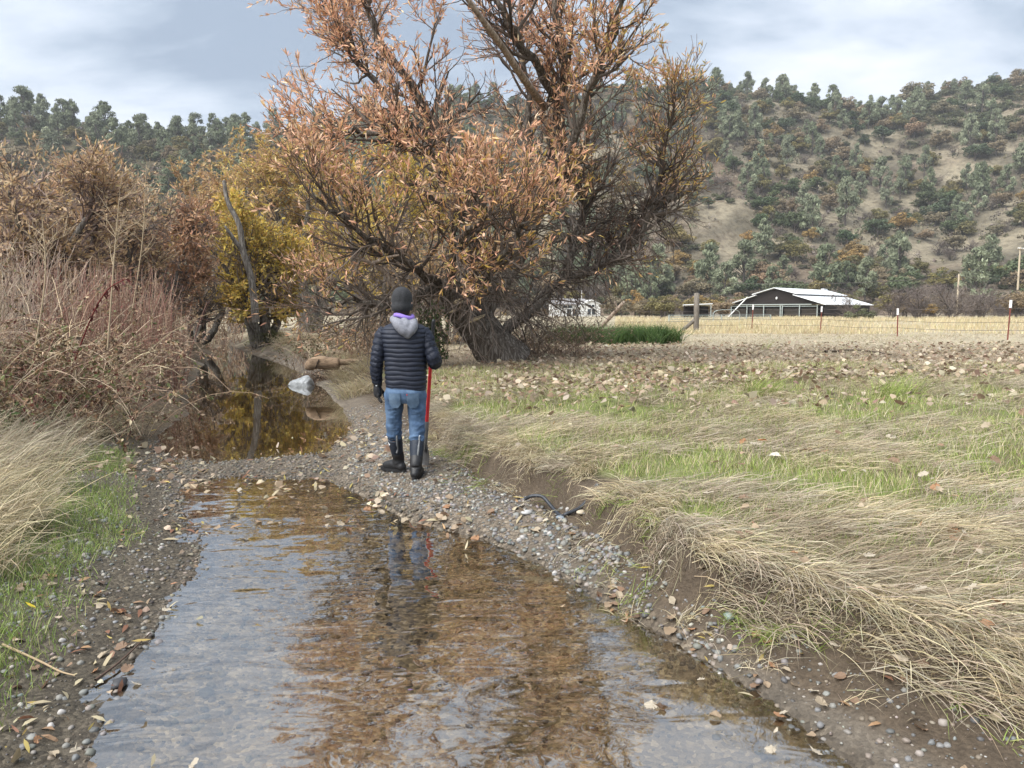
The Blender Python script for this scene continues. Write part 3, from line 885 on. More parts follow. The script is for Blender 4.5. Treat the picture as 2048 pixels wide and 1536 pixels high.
def v_pine(seed):
    g = np.random.default_rng(seed)
    h = 1.0
    nC = 27
    z = np.sort(g.uniform(.18, .97, nC)); w = np.interp(z, [.18, .4, .7, 1], [.20, .25, .18, .03])
    a = g.uniform(0, 2 * PI, nC)
    C = np.stack([np.cos(a) * w * g.uniform(.3, 1, nC), np.sin(a) * w * g.uniform(.3, 1, nC), z], 1)
    V, Q, c = cards(g, C, g.uniform(.045, .09, nC), 66, .021, 1.9, 1.15, 1.2, .8, .25)
    P = [catmull([[0, 0, -.05], [g.normal() * .02, g.normal() * .02, .4], [g.normal() * .04, g.normal() * .04, .9]], 6)]; R = [np.linspace(.022, .006, 6)]
    for k in range(0, nC, 2):
        s = C[k] * np.array([.1, .1, .7]); P.append(catmull([s, (s + C[k]) / 2 + [0, 0, .01], C[k]], 6)); R.append(np.linspace(.009, .003, 6))
    return (V, Q, c), tubes(np.stack(P), np.stack(R), 5)


def v_oak(seed, flat=.75, wide=.5, nC=26, per=95, sz=.030, low=.28):
    g = np.random.default_rng(seed)
    d = nrm(g.normal(size=(nC, 3))); d[:, 2] = np.abs(d[:, 2])
    r = g.uniform(.35, .95, nC)[:, None]
    C = d * r * np.array([wide * .8, wide * .8, .62 - .1]) + np.array([0, 0, low + .04]) + g.normal(size=(nC, 3)) * .03
    V, Q, c = cards(g, C, g.uniform(.10, .18, nC), per, sz, 1.1, .8, 0, .55, .5)
    P = [catmull([[0, 0, -.05], [g.normal() * .02, g.normal() * .02, low * .8], [g.normal() * .05, g.normal() * .05, .6]], 6)]; R = [np.linspace(.035, .012, 6)]
    for k in range(0, nC, 4):
        s = np.array([0, 0, low * g.uniform(.5, 1)]); P.append(catmull([s, (s + C[k]) / 2 + [0, 0, .03], C[k]], 6)); R.append(np.linspace(.018, .004, 6))
    return (V, Q, c), tubes(np.stack(P), np.stack(R), 5)


def v_shrub(seed):
    return v_oak(seed, .7, .62, 22, 80, .035, .06)


def v_bare(seed):
    g = np.random.default_rng(seed)
    P = np.stack([catmull([[0, 0, -.05], [g.normal() * .1, g.normal() * .1, .35], [g.normal() * .3, g.normal() * .3, .8]], 8) for k in range(5)])
    R = np.tile(np.linspace(.016, .004, 8), (5, 1))
    A, a = spawn(g, P, R, 60, (.15, 1), (25, 65), (.2, .45), 5, .6, .01, .15, (0, 0, .06))
    B, b = spawn(g, A, a, 420, (.1, 1), (20, 60), (.12, .28), 4, .7, .006, .15, (0, 0, .03))
    V, Q = tubes(A, np.maximum(a, .004), 3); V2, Q2 = tubes(B, np.maximum(b, .0035), 3)
    VV = np.vstack([V, V2]); QQ = np.vstack([Q, Q2 + len(V)])
    c = np.clip(1 + .2 * g.normal(size=(len(VV), 1)), .5, 1.6).repeat(3, 1)
    return (VV, QQ, c), tubes(P, R, 5)


def variants(fn, mt, seeds, nm):
    out = []
    for s in seeds:
        (V, Q, c), (TV, TQ) = fn(s)
        out.append((mk(nm + '_crown', V, Q, None, c, False, [mt]), mk(nm + '_trunk', TV, TQ, None, None, True, [M_TRK])))
    return out


KINDS = {
    'pine': ('pine_tree', 'pine tree', variants(v_pine, M_PINE, range(1, 6), 'pine')),
    'loak': ('live_oak_tree', 'oak tree', variants(v_oak, M_LOAK, range(11, 15), 'live_oak')),
    'gold': ('golden_oak_tree', 'oak tree', variants(v_oak, M_GOLD, range(21, 25), 'golden_oak')),
    'rust': ('brown_oak_tree', 'oak tree', variants(v_oak, M_RUST, range(31, 35), 'brown_oak')),
    'oliv': ('olive_oak_tree', 'oak tree', variants(v_oak, M_OLIV, range(41, 44), 'olive_oak')),
    'chap': ('chaparral_bush', 'bush', variants(v_shrub, M_CHAP, range(51, 55), 'chaparral')),
    'scrb': ('scrub_bush', 'bush', variants(v_shrub, M_SCRUB, range(56, 59), 'scrub')),
    'grey': ('bare_bush', 'bush', variants(v_bare, M_GREY, range(61, 64), 'bare_bush')),
}
DESC = {'pine': 'grey-green pine', 'loak': 'dark green live oak', 'gold': 'golden-leaved oak', 'rust': 'brown-leaved oak', 'oliv': 'olive-leaved oak', 'chap': 'low dark chaparral bush', 'scrb': 'dense brownish green scrub bush', 'grey': 'leafless grey-brown bush'}
gh = np.random.default_rng(99)
PLACED = []
PARR = np.full((4000, 2), 1e6)


def hill_hit(u, v):
    d = ray(u, v)
    ys = np.arange(95, 520, 1.0)
    p = d[None] * (ys / d[1])[:, None]
    z = p[:, 2] + CAMZ
    h = np.maximum(hill_h(p[:, 0], p[:, 1]), .55)
    k = np.where(z <= h)[0]
    if len(k) == 0:
        return None
    k = k[0]
    return p[k, 0], p[k, 1], float(h[k])


def plant(kind, x, y, z, hgt, label=None, group=None, wid=1.0):
    nm, cat, var = KINDS[kind]
    cr_, tk = var[gh.integers(len(var))]
    u = 1024 + 1536 * x / y
    if label is None:
        vb = 622 - 1536 * (z - CAMZ) / y
        below = vb - np.interp(u, RU, RV)
        band = 'on the skyline' if below < 14 else 'high up' if below < 110 else 'halfway up' if below < 230 else 'low down'
        if y < 165 and u > 1150:
            wh = 'in the thicket at the hill foot ' + ('left of the barn' if u < 1460 else 'behind the barn' if u < 1740 else 'right of the barn')
        elif u > 1180:
            wh = band + ' the right hillside ' + ('behind the willow' if u < 1320 else 'beside the willow' if u < 1460 else 'left above the barn' if u < 1600 else 'right above the barn' if u < 1740 else 'above the fence posts' if u < 1890 else 'near the right edge')
        elif u > 620:
            wh = 'on the ridge seen through the leaning willow'
        else:
            wh = band + ' the wooded ridge ' + ('at the left edge' if u < 110 else 'above the leftmost willow' if u < 230 else 'above the round orange willow' if u < 400 else 'behind the golden tree')
        wh = wh.replace('on the skyline the', 'on the skyline of the')
        szw = 'small ' if hgt < {'pine': 8.5, 'chap': 3, 'grey': 3}.get(kind, 6) else 'large '
        wh = wh.replace('  ', ' ')
        label = szw + DESC[kind] + ' ' + wh
        label = ' '.join(label.split()[:16])
        group = (DESC[kind] + 's ' + wh).replace('bushs', 'bushes')
        if group: pass
    root = thing(nm, label, cat, (x, y, z), gh.uniform(0, 6.28), group)
    root.scale = (hgt * wid, hgt * wid, hgt)
    ob('crown', cr_, root)
    if kind not in ('chap', 'scrb'):
        ob('trunk', tk, root)
    PARR[len(PLACED)] = (x, y)
    PLACED.append((x, y))
    return root


# trees one can pick out on the right hillside: kind, u and v of the foot, height in photo pixels, width factor, own label
NAMED = [
    ('loak', 1694, 497, 46, 1.15, 'darkest round live oak low on the right hillside above the barn'),
    ('loak', 1588, 506, 38, 1.0, 'small round live oak left of the darkest one above the barn'),
    ('loak', 1417, 422, 33, 1.0, 'dark round live oak at the bare slope right of the willow'),
    ('loak', 1766, 288, 42, 1.25, 'broad dark live oak alone in dry grass high on the right hillside'),
    ('loak', 1528, 426, 40, 1.5, None), ('loak', 1729, 296, 26, 1.2, None), ('loak', 1552, 396, 34, 1.2, None), ('loak', 1634, 388, 40, 1.3, None),
    ('loak', 1522, 462, 44, .9, None), ('loak', 1857, 420, 60, 1.1, None), ('loak', 1895, 415, 42, 1.1, None), ('loak', 1560, 470, 50, .9, None),
    ('pine', 1608, 445, 72, 1.2, 'large grey-green pine in the middle of the right hillside'),
    ('pine', 1690, 452, 92, 1.2, 'tallest grey-green pine of the middle of the right hillside'),
    ('pine', 1808, 378, 62, 1.1, None), ('pine', 1848, 360, 62, 1.0, None), ('pine', 1772, 420, 60, 1.1, None), ('pine', 1710, 350, 60, 1.0, None),
    ('pine', 1954, 430, 56, 1.3, 'rounded silvery pine near the right edge of the hillside'),
    ('pine', 1932, 384, 52, 1.2, None), ('pine', 1938, 318, 84, 1.0, 'tall open pine with bare lower trunk under the dark ridge brush'),
    ('pine', 1990, 290, 66, 1.1, None), ('pine', 1598, 292, 36, 1.2, None), ('pine', 1613, 274, 30, 1.2, None), ('pine', 1422, 222, 50, 1.3, None),
    ('pine', 1470, 236, 40, 1.2, None), ('pine', 1508, 258, 42, 1.2, None), ('pine', 1860, 395, 56, 1.0, None), ('pine', 1540, 310, 40, 1, None),
    ('pine', 1640, 330, 50, 1, None), ('pine', 1570, 318, 40, 1.1, None), ('pine', 1800, 400, 54, 1, None), ('pine', 2040, 350, 60, 1.1, None),
    ('pine', 2010, 400, 64, 1.1, None), ('pine', 1450, 330, 46, 1.2, None), ('pine', 1500, 420, 40, 1.3, None),
    ('gold', 1546, 286, 38, 1.2, 'bright golden oak in dry grass high on the right hillside'),
    ('gold', 1800, 466, 46, 1.5, 'wide golden oak right of the darkest live oak'),
    ('rust', 1688, 236, 46, 1.2, None), ('rust', 1907, 504, 44, 1.3, 'rounded brown oak on the bare brown slope at right'),
    ('rust', 1828, 282, 42, 1.2, None), ('rust', 1720, 245, 40, 1.1, None), ('gold', 1500, 498, 42, 1.1, None), ('gold', 1620, 486, 36, 1.1, None),
    ('gold', 1945, 574, 46, 1.2, 'orange oak beside the pale utility pole'), ('oliv', 1700, 574, 66, 1.6, None), ('oliv', 1740, 560, 54, 1.2, None),
    ('oliv', 1836, 560, 48, 1.2, None), ('loak', 1872, 582, 44, .85, 'small bright green conical tree left of the pale utility pole'),
    ('pine', 1790, 578, 40, 1.2, None), ('rust', 1660, 312, 44, 1.3, None), ('rust', 1510, 318, 44, 1.2, None), ('rust', 1640, 540, 40, 1.2, None),
    ('oliv', 1998, 566, 40, 1.3, None), ('rust', 1880, 300, 44, 1.2, None), ('rust', 1770, 225, 52, 1.3, None), ('rust', 1830, 220, 60, 1.3, None),
    ('gold', 1400, 560, 46, 1.2, None), ('rust', 1310, 570, 44, 1.4, None), ('gold', 1350, 545, 40, 1.1, None), ('oliv', 1420, 520, 44, 1.1, None),
]
for k, u, v, hp, wf, lab in NAMED:
    q = hill_hit(u, v)
    if q is None:
        continue
    plant(k, q[0], q[1], q[2], hp / 1536 * q[1], lab, None, wf)
# random rest of the hill cover, thicker towards the ridge and on the left
tries = 0; cnt = {k: 0 for k in KINDS}
while tries < 24000:
    tries += 1
    left = gh.uniform() < .36
    u = gh.uniform(-60, 700) if left else gh.uniform(700, 2110)
    y = gh.uniform(120, 400) if left else gh.uniform(168, 415)
    x = (u - 1024) / 1536 * y
    z = float(hill_h(x, y))
    if z < 1: continue
    v = 622 - 1536 * (z - CAMZ) / y
    ridge = np.interp(u, RU, RV)
    near_r = v - ridge                      # pixels below the ridge line
    f = float(fbm(x, y, 1 / 38., 222, 3))
    if left:
        dens = 1.0 if near_r < 150 else .75
        w = dict(pine=.30, loak=.24, rust=.12, oliv=.10, scrb=.24)
        mind = 3.6
    else:
        top_right = u > 1790 and near_r < 130 - (2000 - u) * .25
        dens = .95 if (near_r < 22 or top_right) else np.clip((f - .26) * 3.4, .35, 1)
        if 1395 < u < 1490 and 420 < v < 570: dens *= .08
        if u > 1800 and 480 < v < 560: dens *= .25
        if u < 1200: dens = max(dens, .6)
        w = dict(pine=.22, loak=.14, rust=.13, gold=.015, oliv=.10, chap=.235, grey=.16)
        if top_right: w = dict(scrb=.66, chap=.14, loak=.08, pine=.08, rust=.04)
        elif near_r < 22: w = dict(loak=.28, pine=.30, rust=.18, chap=.24)
        mind = 2.9
    if gh.uniform() > dens: continue
    ks = list(w); kd = ks[gh.choice(len(ks), p=np.array(list(w.values())) / sum(w.values()))]
    if cnt[kd] >= 300: continue
    if PLACED:
        a = PARR[:len(PLACED)]
        if ((a[:, 0] - x) ** 2 + (a[:, 1] - y) ** 2).min() < mind ** 2: continue
    hh = {'pine': gh.uniform(7, 13.5), 'loak': gh.uniform(5, 9), 'gold': gh.uniform(5, 8), 'rust': gh.uniform(4.5, 8.5), 'oliv': gh.uniform(5, 8), 'chap': gh.uniform(2.2, 4.6), 'scrb': gh.uniform(3.0, 5.5), 'grey': gh.uniform(2.4, 5)}[kd]
    if left: hh *= .95 if kd == 'pine' else .8
    plant(kd, x, y, z - .2, hh, None, None, gh.uniform(1.0, 1.5) * (1.25 if kd in ('chap', 'scrb', 'grey') else 1))
    cnt[kd] += 1
# pines standing up on the left skyline
for u, vt, hp in ((5, 178, 70), (50, 190, 75), (75, 182, 80), (150, 200, 85), (215, 222, 60), (232, 212, 70), (305, 228, 75), (335, 238, 60), (372, 233, 62), (408, 235, 64), (450, 240, 50), (905, 172, 60)):
    y = 285 if u < 600 else 385
    x = (u - 1024) / 1536 * y
    z = float(hill_h(x, y))
    top = CAMZ + (622 - vt) / 1536 * y
    plant('pine', x, y, z - .3, max(top - z, 5) * gh.uniform(.6, .95) + .3, None, None, gh.uniform(1.1, 1.7))
# thicket along the foot of the right hill and behind the field
for i in range(150):
    u = gh.uniform(1180, 2150); y = gh.uniform(118, 162)
    if (1430 < u < 1770 and y < 148) or (1090 < u < 1230): continue
    x = (u - 1024) / 1536 * y; z = max(.5, float(hill_h(x, y)))
    kd = gh.choice(['rust', 'oliv', 'grey', 'gold', 'chap'], p=[.34, .22, .32, .03, .09]) if u < 1700 else gh.choice(['grey', 'rust', 'oliv', 'gold'], p=[.68, .16, .1, .06])
    plant(str(kd), x, y, z, gh.uniform(2.6, 5.2), None, None, gh.uniform(1.0, 1.6))
for u, y, h_, kd, lab in ((1320, 96, 3.3, 'oliv', 'olive and brown bush left of the wooden corner post'), (1290, 100, 2.8, 'rust', 'brown bush right of the white house'), (1385, 104, 3.4, 'oliv', 'olive bush behind the small open shed'),
                     (1440, 104, 3.2, 'rust', 'brown bush between the small shed and the barn'), (1692, 92, 3.0, 'grey', 'leafless bush at the right side of the barn roof'), (1720, 84, 2.6, 'chap', 'dark evergreen bush against the right wall of the barn'),
                     (1780, 92, 4.2, 'grey', 'pale leafless bush right of the barn'), (1830, 96, 4.4, 'grey', 'purplish leafless thicket bush behind the middle white-tipped post'), (1895, 96, 4.6, 'grey', 'leafless thicket bush in front of the pale utility pole'), (1960, 98, 4.6, 'grey', 'leafless thicket bush left of the far right fence post'), (2030, 98, 4.4, 'rust', 'rusty brown bush at the right edge behind the field')):
    x = (u - 1024) / 1536 * y
    plant(kd, x, y, .5, h_, lab, None, 1.35)
# low brush between the trees that reads as one mass
hb = np.random.default_rng(123)
n = 15000
u = hb.uniform(-80, 2140, n); y = np.where(u < 700, hb.uniform(125, 330, n), hb.uniform(172, 415, n)); x = (u - 1024) / 1536 * y; z = hill_h(x, y)
v = 622 - 1536 * (z - CAMZ) / y; nr = v - np.interp(u, RU, RV)
f = fbm(x, y, 1 / 26., 322, 4)
p = np.clip((f - .42) * 2.2, .03, .5); p = np.where(nr < 26, .5, p); p = np.where((u > 1780) & (nr < 135 - (2000 - u) * .25), .85, p); p = np.where(u < 700, .5, p)
p = np.where((u > 1390) & (u < 1500) & (v > 410) & (v < 560), .03, p); p = np.where((u > 1780) & (v > 480), .10, p)
k = (hb.uniform(size=n) < p) & (z > 2)
x, y, z, u, nr = x[k], y[k], z[k], u[k], nr[k]; n = len(x)
r = hb.uniform(.7, 1.7, n) * np.where((u > 1780) & (nr < 110), 1.3, 1)
V, Q, cb = cards(hb, np.stack([x, y, z + r * .35], 1), r, 22, .34, 1.1, .75, 0, .5, .5)
cc = np.where(((u > 1780) & (nr < 130))[:, None], pal(hb, n, [(.085, .10, .05), (.11, .115, .06), (.10, .09, .055)], None, .2), pal(hb, n, [(.10, .11, .06), (.17, .14, .10), (.14, .13, .075), (.20, .16, .11), (.16, .13, .115)], (3, 2, 2.5, 1.5, 2), .2))
ob('hillside_brush', mk('hillside_brush', V, Q, None, np.repeat(cc, 88, 0) * cb, False, [M_TWIG]), kind='stuff', label='low mixed brush covering the dry hillsides between the trees', cat='brush')
print('hill plants', len(PLACED), cnt)
# ------------------------------------------------------------------ barn
M_ROOF, t, b = mat('corrugated_metal', (.62, .65, .68), .5, .1, .5)
tcn = N(t, 'ShaderNodeTexCoord'); wv = N(t, 'ShaderNodeTexWave', Scale=5.0, Distortion=.0); wv.bands_direction = 'Y'; L(t, tcn.outputs['Object'], wv.inputs['Vector'])
bp = N(t, 'ShaderNodeBump', Strength=.5, Distance=.03); L(t, wv.outputs['Fac'], bp.inputs['Height']); L(t, bp.outputs[0], b.inputs['Normal'])
nz = N(t, 'ShaderNodeTexNoise', Scale=.6, Detail=5.0); L(t, tcn.outputs['Object'], nz.inputs['Vector'])
rr = ramp(t, nz.outputs[0], [(.35, (.74, .76, .78)), (.7, (.86, .87, .88))]); L(t, rr.outputs[0], b.inputs['Base Color'])
M_BARN = noisy('dark_barn_boards', (.012, .009, .008), (.026, .018, .015), 3, .9, .2, stretch=(6, 6, .6))
M_STALL = noisy('stall_boards', (.020, .016, .012), (.042, .034, .024), 3, .9, .1, stretch=(1, 1, 8))
M_FRAME = noisy('grey_green_steel', (.30, .34, .32), (.38, .42, .40), 6, .6, 0)
M_WHITE = noisy('white_paint', (.70, .70, .68), (.80, .80, .78), 4, .6, 0)
M_GLASS, t, b = mat('window_glass', (.03, .04, .05), .08, 0, .8)

yb = 120.0
barn = thing('barn', 'dark open barn with white metal raised-centre roof across the field', 'barn', at(1549, 640, yb) * np.array([1, 1, 0]) + np.array([0, 0, .5]), R_(-43))
HW, UW, BL = 7.6, 3.3, 20.0
ZA, ZU, ZL, ZE = 4.65, 3.72, 3.42, 2.1


def roofpart(name, pts, m=M_ROOF, th=.09):
    ob(name, MB().slab(pts, th).mesh(name, [m]), barn)


o_ = .6
roofpart('upper_roof', [(0, -o_, ZA), (UW + .3, -o_, ZU - .05), (UW + .3, BL + o_, ZU - .05), (0, BL + o_, ZA)])
roofpart('upper_roof', [(0, -o_, ZA), (0, BL + o_, ZA), (-UW - .3, BL + o_, ZU - .05), (-UW - .3, -o_, ZU - .05)])
roofpart('side_roof', [(UW - .3, -o_, ZL + .12), (HW + .4, -o_, ZE - .08), (HW + .4, BL + o_, ZE - .08), (UW - .3, BL + o_, ZL + .12)])
roofpart('side_roof', [(-UW + .3, -o_, ZL + .12), (-UW + .3, BL + o_, ZL + .12), (-HW - .4, BL + o_, ZE - .08), (-HW - .4, -o_, ZE - .08)])
ob('gable_wall', MB().slab([(-HW, .1, 2.12), (HW, .1, 2.12), (UW - .35, .1, ZL + .02), (UW - .35, .1, ZU + .02), (0, .1, ZA - .1), (-UW + .35, .1, ZU + .02), (-UW + .35, .1, ZL + .02)], .1).mesh('gable_wall', [M_BARN]), barn)
ob('back_wall', MB().box((0, BL - .2, 1.05), (HW * 2 - .3, .12, 2.1)).mesh('back_wall', [M_BARN]), barn)
ob('side_wall', MB().box((-HW + .05, BL / 2, 1.0), (.1, BL - .5, 2.0)).mesh('side_wall', [M_BARN]), barn)
ob('side_wall', MB().box((HW - .05, BL / 2, 1.0), (.1, BL - .5, 2.0)).mesh('side_wall', [M_BARN]), barn)
ob('clerestory_wall', MB().box((UW - .35, BL / 2, 3.55), (.08, BL - .3, .34)).mesh('clerestory_wall', [M_BARN]), barn)
ob('clerestory_wall', MB().box((-UW + .35, BL / 2, 3.55), (.08, BL - .3, .34)).mesh('clerestory_wall', [M_BARN]), barn)
xs_ = [-7.3, -4.6, -1.8, .9, 1.2, 3.9, 6.6]
for x in xs_:
    ob('post', MB().box((x, -.02, 1.0), (.12, .12, 2.1)).mesh('post', [M_FRAME]), barn)
ob('door_track', MB().box((0, -.09, 2.08), (11.5, .10, .12)).mesh('door_track', [M_FRAME]), barn)
for k in range(len(xs_) - 1):
    if xs_[k + 1] - xs_[k] > 1:
        ob('stall_panel', MB().box(((xs_[k] + xs_[k + 1]) / 2, .5, .85), (xs_[k + 1] - xs_[k] - .2, .06, 1.5)).mesh('stall_panel', [M_STALL]), barn)
        ob('top_rail', MB().box(((xs_[k] + xs_[k + 1]) / 2, -.02, 1.80), (xs_[k + 1] - xs_[k] - .14, .07, .08)).mesh('top_rail', [M_FRAME]), barn)
lb = MB(); V, Q = tubes(np.array([[.3, -.1, 3.25], [.3, -.14, 3.18], [.3, -.18, 3.0], [.3, -.18, 2.85]]), np.array([.04, .13, .16, .08]), 8); lb.add(V, Q)
ob('lamp', lb.mesh('lamp', [M_WHITE], True), barn)
ob('roof_vent', MB().box((.0, BL - .4, ZA + .14), (.5, 1.6, .22)).mesh('roof_vent', [M_ROOF]), barn)
V, Q = tubes(np.array([[-6.3, -3.0, .1], [-4.2, -.8, 3.25]]), np.array([.09, .09]), 6)
ob('leaning_brace', mk('leaning_brace', V, Q, None, None, True, [M_WHITE]), barn)

# ------------------------------------------------------------------ white house
house = thing('house', 'small white gabled house seen under the willow branches', 'house', tuple(at(1155, 640, 150) * np.array([1, 1, 0]) + np.array([0, 0, .2])), R_(8))
ob('wall', MB().box((-1.0, 2.5, 1.35), (7.4, 5, 2.7)).mesh('wall', [M_WHITE]), house)
ob('gable_wall', MB().slab([(.2, -1.2, 0), (4.2, -1.2, 0), (4.2, -1.2, 2.6), (2.4, -1.2, 3.35), (.2, -1.2, 2.3)], .14).mesh('gable_wall', [M_WHITE]), house)
ob('side_wall', MB().box((4.13, .4, 1.2), (.14, 3.0, 2.4)).mesh('side_wall', [noisy('cream_paint', (.58, .50, .38), (.66, .58, .45), 3, .7, 0)]), house)
M_SHING = noisy('grey_shingles', (.20, .19, .19), (.30, .285, .28), 5, .9, .3)
ob('roof', MB().slab([(-5.0, -.5, 2.62), (2.0, -.5, 2.62), (2.0, 2.6, 3.75), (-5.0, 2.6, 3.75)], .14).mesh('roof', [M_SHING]), house)
ob('roof', MB().slab([(-5.0, 5.7, 2.62), (-5.0, 2.6, 3.75), (2.0, 2.6, 3.75), (2.0, 5.7, 2.62)], .14).mesh('roof', [M_SHING]), house)
ob('porch_roof', MB().slab([(2.4, -1.6, 3.5), (4.8, -1.6, 2.5), (4.8, 3.0, 2.5), (2.4, 3.0, 3.5)], .14).mesh('porch_roof', [M_WHITE]), house)
ob('porch_roof', MB().slab([(2.4, -1.6, 3.5), (2.4, 3.0, 3.5), (-.2, 3.0, 2.15), (-.2, -1.6, 2.15)], .14).mesh('porch_roof', [M_WHITE]), house)
for (x, z, w, h, y) in ((2.05, 2.35, .55, .45, -1.28), (2.75, 2.35, .55, .45, -1.28), (2.0, 1.2, .65, 1.1, -1.28), (2.85, 1.2, .65, 1.1, -1.28), (-1.5, 2.2, .8, .5, -.02), (-2.5, 2.2, .8, .5, -.02), (-.6, 1.1, .8, 1.3, -.02), (-1.7, 1.1, .8, 1.3, -.02)):
    w_ = ob('window', MB().box((x, y, z), (w + .14, .06, h + .14)).mesh('window', [M_WHITE]), house)
    ob('pane', MB().box((x, y - .04, z), (w, .03, h)).mesh('pane', [M_GLASS]), w_)
V, Q = tubes(np.array([[0, 0, 0], [0, 0, 5.0]]), np.array([.06, .05]), 6)
ob('flagpole', mk('flagpole', V, Q, None, None, True, [M_WHITE]), loc=at(1163, 640, 140) * np.array([1, 1, 0]) + np.array([0, 0, .3]), label='thin white pole standing in front of the white house', cat='pole')

# small open shed
shed = thing('shed', 'small open shed with pale flat roof behind the wooden corner post', 'shed', tuple(at(1395, 640, 100) * np.array([1, 1, 0]) + np.array([0, 0, .4])), R_(-12))
ob('roof', MB().slab([(-1.9, -1.4, 1.95), (1.8, -1.4, 2.1), (1.8, 1.6, 1.95), (-1.9, 1.6, 1.8)], .08).mesh('roof', [M_ROOF]), shed)
ob('back_wall', MB().box((-.2, 1.4, .9), (3.2, .06, 1.8)).mesh('back_wall', [M_BARN]), shed)
for x in (-1.7, 0, 1.6):
    ob('post', MB().box((x, -1.2, .97), (.1, .1, 1.94)).mesh('post', [M_FRAME if x > 1 else M_BARN]), shed)

# ------------------------------------------------------------------ wire fence along the field
M_TPOST = noisy('red_brown_post', (.17, .045, .035), (.23, .07, .05), 20, .7, .1)
M_TIP = noisy('white_tip', (.74, .72, .72), (.82, .80, .80), 10, .6, 0)
M_WIRE = noisy('rusty_wire', (.10, .085, .08), (.17, .14, .125), 10, .6, 0, metal=.5)
M_OLDWOOD = noisy('weathered_wood', (.10, .085, .07), (.21, .185, .155), 8, .9, .5, stretch=(4, 4, .5))
fence = thing('wire_fence', 'wire fence with white-tipped red metal posts crossing the right field', 'fence')
FP = [(2015, 25.7, 1.30, .025), (1793, 29.8, 1.05, -.03), (1640, 35, 1.15, .02), (1503, 37.5, 1.25, 0.03)]
tops = []
for u, y, h, lean in FP:
    p = gpt(u, y)
    dv = np.array([lean, 0, 1.0])
    m_ = MB()
    m_.box((0, 0, 0), (.045, .012, h + .2)); m_.box((0, .018, 0), (.010, .03, h + .2))
    me = m_.mesh('post', [M_TPOST])
    o = ob('post', me, fence, loc=p + np.array([0, 0, h / 2 - .1]), rot=(0, lean, 0))
    cb = MB().box((0, 0, 0), (.062, .05, .26))
    ob('tip', cb.mesh('tip', [M_TIP]), o, loc=(0, 0, h / 2 + .02))
    tops.append(p)
cp = gpt(1391, 35.5)
V, Q = tubes(np.array([[0, 0, -.2], [.01, 0, .8], [0, 0, 1.80], [0, 0, 1.82]]), np.array([.13, .125, .12, .03]), 10)
ob('corner_post', mk('corner_post', V, Q, None, None, True, [M_OLDWOOD]), fence, loc=cp)
V, Q = tubes(np.array([[-.75, .1, -.05], [-.05, .02, .58]]), np.array([.085, .085]), 8)
ob('brace', mk('brace', V, Q, None, None, True, [M_OLDWOOD]), fence, loc=cp)
chain = [gpt(2500, 22)] + tops + [cp]
for hz in (.35, .62, .88, 1.08):
    pp = []
    for a, b2_ in zip(chain[:-1], chain[1:]):
        for f in np.linspace(0, 1, 6)[:-1]:
            q = a * (1 - f) + b2_ * f; pp.append(q + np.array([0, 0, hz - .05 * math.sin(f * PI)]))
    pp.append(chain[-1] + np.array([0, 0, hz]))
    V, Q = tubes(np.array(pp), np.full(len(pp), .007), 4)
    ob('wire', mk('wire', V, Q, None, None, True, [M_WIRE]), fence)
for hz in (.5, .95, 1.4):
    pp = [cp + np.array([0, 0, hz])] + [gpt(u, y) + np.array([0, 0, hz]) for u, y in ((1280, 34), (1130, 33))]
    V, Q = tubes(np.array(pp), np.full(len(pp), .007), 4)
    ob('wire', mk('wire', V, Q, None, None, True, [M_WIRE]), fence)

corral = thing('pipe_corral', 'grey pipe corral panels in front of the barn', 'corral')
ca, cb_ = at(1338, 640, 60), at(1541, 640, 64); ca[2] = cb_[2] = .5
for f in np.linspace(0, 1, 5):
    q = ca * (1 - f) + cb_ * f
    V, Q = tubes(np.array([q, q + np.array([0, 0, .78])]), np.array([.05, .05]), 6)
    ob('post', mk('post', V, Q, None, None, True, [M_FRAME]), corral)
for hz in (.12, .28, .43, .58, .74):
    V, Q = tubes(np.array([ca + np.array([0, 0, hz]), cb_ + np.array([0, 0, hz])]), np.array([.024, .024]), 6)
    ob('rail', mk('rail', V, Q, None, None, True, [M_FRAME]), corral)
gp = [ca * .2 + cb_ * .8 * 0 + ca * 0 for _ in range(1)]
ga, gb = at(1428, 640, 60.5), at(1478, 640, 61.5)
pp = catmull([(ga[0], ga[1], .5), (ga[0], ga[1], 1.5), ((ga[0] + gb[0]) / 2, ga[1], 1.66), (gb[0], gb[1], 1.5), (gb[0], gb[1], .5)], 16)
V, Q = tubes(pp, np.full(16, .03), 6)
ob('gate_arch', mk('gate_arch', V, Q, None, None, True, [M_FRAME]), corral)

# ------------------------------------------------------------------ utility poles and lines
M_POLE = noisy('pale_pole_wood', (.30, .24, .16), (.42, .35, .25), 3, .9, .2, stretch=(4, 4, .4))


def upole(u, vt, y, label, arm):
    base = at(u, 600, y); base[2] = max(.5, float(hill_h(base[0], y)))
    top = CAMZ + (622 - vt) / 1536 * y
    o = thing('utility_pole', label, 'pole', tuple(base))
    V, Q = tubes(np.array([[0, 0, -.5], [0, 0, top - base[2]], [0, 0, top - base[2] + .02]]), np.array([.19, .13, .02]), 8)
    ob('pole', mk('pole', V, Q, None, None, True, [M_POLE]), o)
    if arm:
        ob('crossarm', MB().box((0, -.15, top - base[2] - .4), (2.4, .12, .14), R_(35)).mesh('crossarm', [M_POLE]), o)
        for k in (-1.0, -.4, .4, 1.0):
            V, Q = tubes(np.array([[k * math.cos(R_(35)), k * math.sin(R_(35)) - .15, top - base[2] - .33], [k * math.cos(R_(35)), k * math.sin(R_(35)) - .15, top - base[2] - .1]]), np.array([.07, .05]), 6)
            ob('insulator', mk('insulator', V, Q, None, None, True, [M_WHITE]), o)
    return np.array([base[0], base[1], top])


